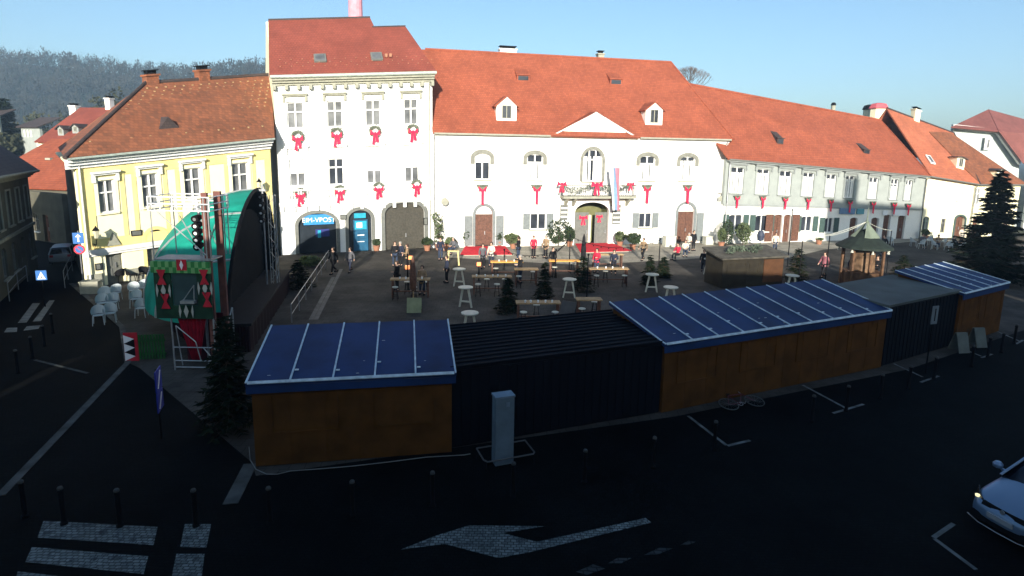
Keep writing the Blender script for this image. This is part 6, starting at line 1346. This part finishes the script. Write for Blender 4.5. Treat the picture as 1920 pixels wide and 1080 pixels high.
for (a,b,D,lab) in ((1556,442,36.5,'white rope running left from the kiosk peak'),(1672,432,42,'white rope running right from the kiosk peak'),(1505,452,36,'long slack rope from the kiosk peak towards the hut')):
    t=PD(a,b,D); q=Vector((t.x,t.y,0)); mb=MB(); mb.tube(q,t,.035,.03,6); reg(obj('rope_pole',mb,DMET,loc=(0,0,0)),'dark pole holding the '+' '.join(lab.split()[:8]),'pole')
    n=10; P=[top.lerp(t,i/n)-Vector((0,0,.5*(i/n)*(1-i/n))) for i in range(n+1)]; mb=MB(); mb.path(P,.02,5); reg(obj('tent_rope',mb,WTOP),lab,'rope')
# glowing fire lanterns on the left plank table
for (a,b,lab) in ((770,482,'glowing red orange lantern box on the left of the plaza'),(898,494,'glowing orange lantern pair behind the plank table'),(764,500,'faint pink lantern at the left plank table')):
    g=G(a,b,1.15); g.z=0; o=empty('fire_lantern',g,0,lab,'lantern'); mb=MB(); mb.lathe([(.2,0),(.05,.05),(.04,.95),(.18,1.0)],(0,0,0),10); obj('stand',mb,DMET,o); mb=MB(); mb.box(-.13,.13,-.1,.1,1.003,1.22); obj('glow_box',mb,mat('glowing_orange_glass',(.8,.25,.08),.4,.1,emit=(1,.28,.10,.8)),o)
# low boards / crates at the hotel front
for (a,b,w,h_,lab,mm) in ((1280,462,1.0,.9,'grey white bin between the hotel window and right door',WTOP),(1327,458,.8,.7,'pale low box beside the downpipe of the hotel',WTOP),(172,549,.9,.65,'dull green planter box at the foot of the yellow corner',STONE),(830,470,.8,.5,'terracotta tub at the left corner of the hotel',TERRA)):
    g=G(a if a!=1280 else 1254,b); mb=MB(); mb.box(-w/2,w/2,-.3,.3,0,h_); mb.box(-w/2-.03,w/2+.03,-.33,.33,h_+.002,h_+.06); reg(obj('storage_box',mb,mm,loc=g,rz=.25),lab,'box')
# tables outside the yellow house
for i,(a,b) in enumerate(((212,525),(236,523),(262,522))):
    g=G(a,b); o=empty('cafe_table',g,.5+i,'%s dark small table from the left along the yellow wall'%ORD[i],'table','cafe tables at the yellow house'); mb=MB(); mb.lathe([(.36,.72),(.37,.74),(.36,.76)],(0,0,0),14); obj('tabletop',mb,DMET,o); mb=MB(); mb.tube((0,0,0),(0,0,.72),.03); mb.lathe([(.22,0),(.2,.04)],(0,0,0),10); obj('leg',mb,DMET,o)
def achair(name,label,p,rz,m,group):
    o=empty(name,p,rz,label,'chair',group); mb=MB(); mb.prism([(-.22,-.20,.43),(.22,-.20,.43),(.21,.22,.45),(-.21,.22,.45)],(0,0,.025)); obj('seat',mb,m,o)
    mb=MB(); n=10; 
    for i in range(n):   # rounded tub back wrapping into arms
        t0=PI*(-.05+1.1*i/n); t1=PI*(-.05+1.1*(i+1)/n); r=.26; hh=lambda t:.62+.26*max(0,math.cos((t-PI/2)*1.05))**.6
        f=lambda t,z,k:(r*k*math.cos(t),-.02-r*k*math.sin(t)*1.0,z)
        mb.prism([f(t0,.46,1),f(t1,.46,1),f(t1,hh(t1),1.12),f(t0,hh(t0),1.12)],(0,-.022,0))
    obj('backrest',mb,m,o)
    for x in (-.2,.2):
        for y in (-.2,.2): mb=MB(); mb.tube((x,y,.43),(x*1.15,y*1.15,0),.022,.018,6); obj('leg',mb,m,o)
    return o
ch=[(197,565,0),(218,560,0),(193,580,0),(212,578,0),(186,604,0),(208,600,0),(252,555,1),(271,550,1),(256,572,1),(266,590,1)]
cp=None
for i,(a,b,c) in enumerate(ch):
    g=G(a,b+4); lab=('%s white plastic chair of the left cluster, counted from the back'%ORD[i]) if i<6 else '%s white plastic chair of the group touching the stage, counted from the back'%ORD[i-6]
    if cp is None: cp=achair('plastic_chair',lab,g,R_(-155),PLASTIC,'white plastic chairs beside the stage')
    else: o=dup(cp,g,R_(-155+random.uniform(-12,12)),lab); 
for i,(a,b) in enumerate(((204,530),(225,529),(248,528),(272,526))): achair('cafe_chair','%s dark cafe chair from the left at the yellow house'%ORD[i],G(a,b),random.uniform(0,6),DMET,'cafe chairs at the yellow house')
# terrace at the right: chairs and tables before cream house
tr=[(1712,462),(1726,466),(1740,460),(1752,468),(1766,462),(1778,470),(1790,463),(1802,470),(1648,458),(1668,460)]
for i,(a,b) in enumerate(tr): achair('terrace_chair','%s pale terrace chair from the left before the cream house'%ORD[i],G(a,b),random.uniform(0,6),PLASTIC,'terrace chairs before the cream house')
for i,(a,b) in enumerate(((1733,464),(1759,466),(1784,467))):
    g=G(a,b); o=empty('terrace_table',g,0,'%s round terrace table from the left before the cream house'%ORD[i],'table','terrace tables'); mb=MB(); mb.lathe([(.4,.73),(.41,.76)],(0,0,0),14); obj('tabletop',mb,WTOP,o); mb=MB(); mb.tube((0,0,0),(0,0,.73),.03); obj('leg',mb,DMET,o)
# ===== people
SKIN=mat('skin',(.52,.33,.24),.6,.05)
def skin(name,pts,edges,rad,m,parent=None,root=0,lv=1):
    me=bpy.data.meshes.new(name); me.from_pydata([tuple(p) for p in pts],edges,[]); me.materials.append(m); o=bpy.data.objects.new(name,me); COL.objects.link(o); o.parent=parent
    md=o.modifiers.new('skin','SKIN'); md.use_smooth_shade=True
    for i,v in enumerate(me.skin_vertices[0].data): v.radius=(rad[i],rad[i]) if not isinstance(rad[i],tuple) else rad[i]; v.use_root=(i==root)
    s=o.modifiers.new('sub','SUBSURF'); s.levels=lv; s.render_levels=lv; return o
def person(label,loc,rz,coat,legs,hair,pose='stand',long=False,s=1.0,group=None):
    ph={'stand':dict(p=.95,k=((.0,.02,.50),(.0,.03,.50)),a=((0,0,.09),(0,.02,.09)),w=((.25,.06,.90),(.25,.10,.92)),e=((.26,-.03,1.17),(.26,-.02,1.17))),
        'walk':dict(p=.93,k=((0,.20,.52),(0,-.02,.49)),a=((0,.26,.09),(0,-.34,.16)),w=((.24,-.14,.92),(.24,.24,.98)),e=((.26,-.12,1.16),(.26,.05,1.16))),
        'talk':dict(p=.95,k=((.02,.03,.50),(.02,.0,.50)),a=((.04,.02,.09),(.04,-.06,.09)),w=((.12,.28,1.16),(.25,.08,.90)),e=((.27,.04,1.13),(.26,-.02,1.17))),
        'sit':dict(p=.52,k=((.02,.44,.50),(.02,.44,.50)),a=((.02,.42,.09),(.03,.50,.09)),w=((.12,.36,.72),(.14,.33,.70)),e=((.25,.10,.80),(.25,.10,.80)))}[pose]
    dz=ph['p']-.95
    P=[(0,0,.95+dz),(0,.01,1.12+dz),(0,.0,1.30+dz),(0,-.01,1.45+dz),(0,.0,1.53+dz),(0,.02,1.60+dz),(0,.025,1.68+dz),(0,.01,1.74+dz)]; R=[(.15,.11),(.135,.10),(.16,.11),(.10,.08),.052,.078,.09,.06]; E=[(i,i+1) for i in range(7)]
    P.append((0,.105,1.655+dz)); R.append(.020); E.append((6,8))     # nose
    for i,sg in enumerate((-1,1)):
        b=len(P); sh=(sg*.185,-.01,1.42+dz); e=ph['e'][i]; w=ph['w'][i]; e=(sg*e[0],e[1],e[2]+(dz if pose!='sit' else 0)); w=(sg*w[0],w[1],w[2]+(dz if pose!='sit' else 0))
        d=(Vector(w)-Vector(e)).normalized(); pm=Vector(w)+d*.07; P+=[sh,e,w,tuple(pm)]; R+=[.062,.042,.030,(.038,.022)]; E+=[(3,b),(b,b+1),(b+1,b+2),(b+2,b+3)]
        sd=d.cross(Vector((sg,0,0))).normalized(); 
        for f in range(4):
            q=pm+sd*(.027-.018*f)+d*.035; q2=q+d*(.045 if f in (1,2) else .035)+Vector((-sg*.012,0,0)); n=len(P); P+=[tuple(q),tuple(q2)]; R+=[.009,.008]; E+=[(b+3,n),(n,n+1)]
        n=len(P); q=Vector(w)+d*.04+sd*.035; P+=[tuple(q),tuple(q+d*.035+sd*.015)]; R+=[.011,.009]; E+=[(b+2,n),(n,n+1)]
    for i,sg in enumerate((-1,1)):
        b=len(P); k=ph['k'][i]; a=ph['a'][i]; hp=(sg*.09,0,.90+dz); P+=[hp,(sg*(.10+k[0]),k[1],k[2]+(0 if pose=='sit' else dz)),(sg*(.10+a[0]),a[1],a[2]),(sg*(.11+a[0]),a[1]+.15,max(.035,a[2]-.055))]; R+=[.095,.06,.04,(.042,.03)]; E+=[(0,b),(b,b+1),(b+1,b+2),(b+2,b+3)]
    o=skin('person',P,E,R,SKIN); o.location=loc; o.rotation_euler.z=rz; o.scale=(s,)*3; reg(o,label,'person',group)
    # coat
    A=[i for i in range(len(P))]; sh=9
    P2=[P[0],P[1],P[2],P[3],(0,0,1.49+dz)]; R2=[(.185,.14),(.165,.125),(.185,.135),(.13,.10),.07]; E2=[(0,1),(1,2),(2,3),(3,4)]
    if pose!='sit': P2.append((0,0,(.62 if long else .82)+dz)); R2.append((.20,.15)); E2.append((0,5))
    for i in range(2):
        b=9+i*14; n=len(P2); P2+=[P[b],P[b+1],P[b+2]]; R2+=[.082,.062,.048]; E2+=[(3,n),(n,n+1),(n+1,n+2)]
    skin('coat',P2,E2,R2,coat,o)
    P3=[P[0]];R3=[(.155,.125)];E3=[]
    for i in range(2): b=9+28+i*4; n=len(P3); P3+=[P[b],P[b+1],(P[b+2][0],P[b+2][1],P[b+2][2]+.03)]; R3+=[.108,.075,.058]; E3+=[(0,n),(n,n+1),(n+1,n+2)]
    skin('trousers',P3,E3,R3,legs,o)
    for i in range(2):
        b=9+28+i*4+2; a=Vector(P[b]); t=Vector(P[b+1]); mb=MB(); mb.prism([(a.x-.045,a.y-.09,0 if a.z<.1 else a.z-.09),(a.x+.045,a.y-.09,0 if a.z<.1 else a.z-.09),(t.x+.04,t.y+.05,0 if a.z<.1 else t.z-.03),(t.x-.04,t.y+.05,0 if a.z<.1 else t.z-.03)],(0,0,.09)); obj('shoe',mb,CLOTHB,o)
    n=10; mb=MB(); mb.lathe([(.098,-.06),(.110,.02),(.100,.085),(.06,.125),(.01,.135)],(0,-.012,1.655+dz),12); mb.v=[v if not (v.y>.05 and v.z<1.69+dz) else Vector((v.x,.045,v.z)) for v in mb.v]; obj('hair',mb,hair,o,smooth=True)
    for sg in (-1,1): mb=MB(); mb.lathe([(.004,-.008),(.010,0),(.004,.008)],(sg*.034,.100,1.675+dz),6); obj('eye',mb,CLOTHB,o)
    return o
BLK=CLOTHB; NV=mat('navy_cloth',(.02,.025,.045),.9,.1); GY=mat('grey_cloth',(.10,.10,.11),.9,.1); JN=mat('denim',(.03,.045,.08),.9,.1); HB=mat('brown_hair',(.05,.03,.02),.8,.1); HG=mat('grey_hair',(.25,.24,.22),.8,.1); RDc=mat('red_cloth',(.45,.02,.05),.8,.1); PK=mat('pink_cloth',(.25,.09,.11),.8,.1); WTc=mat('cream_cloth',(.6,.55,.45),.8,.1); TN=mat('tan_cloth',(.25,.17,.10),.9,.1)
pp=[('person in dark coat walking across the plaza below the shop arch',626,513,2.6,BLK,BLK,HB,'walk',True),
('person in grey coat walking a few steps right of the dark walker',657,510,2.9,GY,NV,HB,'walk',False),
('person in black standing left in the group before the wooden gate',741,500,3.4,BLK,JN,HB,'talk',True),('person in black with pale collar in the middle of the group before the gate',751,499,2.7,NV,BLK,HG,'stand',False),('person in dark tan jacket right in the group before the gate',764,505,1.7,TN,BLK,HB,'talk',False),
('person sitting in pale coat near the right hotel door',1284,480,2.9,WTc,JN,HB,'sit',False),('person in red sitting beside the pale box of the hotel',1270,487,2.2,RDc,BLK,HB,'sit',False),('person in dark coat standing in the right hotel doorway',1299,470,3.4,BLK,BLK,HB,'stand',False),('person in white jacket standing before the right hotel door',1290,474,2.3,WTc,NV,HG,'talk',False),
('person in dark clothes with glass at the first red carpet table',972,487,1.2,BLK,JN,HB,'talk',False),('person in red jacket behind the orange table',1000,484,3.5,RDc,BLK,HB,'stand',False),('person in brown coat by the tables near the second carpet',1023,484,2.5,TN,BLK,HG,'stand',True),
('person in navy coat standing left at the kiosk',1595,528,3.0,NV,BLK,HB,'stand',False),('person in pale coat standing at the kiosk counter',1622,533,3.4,WTc,JN,HB,'talk',False),('person in dark coat at the right side of the kiosk',1641,528,2.2,BLK,BLK,HB,'talk',True),
('person in pale top seated at the terrace before the grey house right end',1728,464,3.0,GY,BLK,HB,'sit',False),('person in tan coat seated on the terrace in the middle',1757,466,2.5,TN,JN,HG,'sit',False),('person in dark coat seated on the terrace near the fir',1786,468,3.6,BLK,BLK,HB,'sit',False),('person in white coat standing at the arched door of the cream house',1801,458,3.1,WTc,BLK,HB,'stand',False),('person in rose coat walking before the grey house',1543,520,2.0,PK,BLK,HB,'walk',False)]
pp+=[('person in black at the left plank table, beside the closed umbrella',745,545,2.2,BLK,BLK,HB,'talk',False),('person in tan coat bent over the left plank table',792,552,3.0,TN,JN,HB,'talk',True),('person in navy coat between the first plank table and the round tables',838,530,1.9,NV,BLK,HB,'stand',True),
('person in dark coat at the right side of the middle plank table',975,530,2.0,BLK,JN,HG,'talk',True),('person in grey coat standing behind the middle plank table',905,503,3.3,GY,BLK,HB,'stand',False),('person in pale coat at the left end of the sunny orange table',921,500,2.8,WTc,NV,HB,'talk',False),
('person in black by the first dark garland post',1036,508,3.5,BLK,BLK,HB,'stand',True),('person in red at the table before the main carpet',1118,512,2.6,RDc,JN,HB,'talk',False),('person in dark jacket at the table before the main carpet',1150,514,3.0,NV,BLK,HB,'talk',False),('person in brown coat right of the main carpet',1205,488,2.4,TN,BLK,HB,'walk',True),
('person in black coat walking left of the wooden hut',1318,512,2.8,BLK,NV,HB,'walk',True),('person in grey coat seated by the first carpet planters',850,476,2.5,GY,JN,HG,'sit',False),('person in navy jacket left of the yellow stool',826,488,3.2,NV,JN,HB,'stand',False),
('person in pale jacket by the brown doors of the grey house',1452,474,3.0,WTc,JN,HB,'stand',False),('person in dark coat crossing before the grey house shop signs',1655,478,1.8,BLK,BLK,HB,'walk',True),('person in dark coat by the tall fir on the right',1815,470,3.0,BLK,NV,HB,'stand',True)]
for q in pp: person(q[0],G(q[1],q[2]),q[3],q[4],q[5],q[6],q[7],q[8],s=random.uniform(.96,1.03))

# ===== sky, sun, air
w=bpy.data.worlds.new('World'); S.world=w; w.use_nodes=True; nt=w.node_tree; bg=nt.nodes['Background']; sk=nt.nodes.new('ShaderNodeTexSky'); sk.sky_type='NISHITA'; sk.sun_disc=False; sk.sun_elevation=SE
sk.air_density=1.0; sk.dust_density=2.0; sk.ozone_density=2.0; sk.altitude=200
tv=Vector((math.cos(SA)*math.cos(SE),math.sin(SA)*math.cos(SE),-math.sin(SE)))   # travel of the light
sdir=-tv; az=math.atan2(sdir.x,sdir.y); sk.sun_rotation=az
hs=nt.nodes.new('ShaderNodeHueSaturation'); hs.inputs['Saturation'].default_value=1.0
ti=nt.nodes.new('ShaderNodeVectorMath'); ti.operation='MULTIPLY'; ti.inputs[1].default_value=(.88,1.03,1.12)
nt.links.new(sk.outputs[0],hs.inputs['Color']); nt.links.new(hs.outputs[0],ti.inputs[0]); nt.links.new(ti.outputs[0],bg.inputs['Color']); bg.inputs['Strength'].default_value=.086
ld=bpy.data.lights.new('sun','SUN'); ld.energy=4.5; ld.angle=R_(.5); ld.color=(1.0,.93,.82); lo__=bpy.data.objects.new('sun',ld); COL.objects.link(lo__); lo__.rotation_euler=tv.to_track_quat('-Z','Y').to_euler(); lo__.location=(0,-30,60)
HAZE=.00055
if HAZE:
    mb=MB(); mb.box(-760,700,-40,720,-1.2,110); o=reg(obj('haze',mb,mat('haze_dummy',(1,1,1)) if 0 else None),'thin blue winter haze over the whole square and hill','haze',kind='stuff')
    m=bpy.data.materials.new('haze'); m.use_nodes=True; n=m.node_tree.nodes; n.remove(n['Principled BSDF']); v=n.new('ShaderNodeVolumePrincipled'); v.inputs['Color'].default_value=(.50,.74,1,1); v.inputs['Density'].default_value=HAZE; v.inputs['Anisotropy'].default_value=0; m.node_tree.links.new(v.outputs[0],n['Material Output'].inputs['Volume']); o.data.materials.clear(); o.data.materials.append(m)
vs=S.view_settings; S.display_settings.display_device='sRGB'; vs.view_transform='Standard'; vs.look='None'; vs.gamma=1; vs.exposure=1.05; vs.use_curve_mapping=False
S.cycles.max_bounces=5; S.cycles.diffuse_bounces=3; S.cycles.glossy_bounces=2; S.cycles.transmission_bounces=2; S.cycles.volume_bounces=0; S.cycles.sample_clamp_indirect=4
S.cycles.use_denoising=True
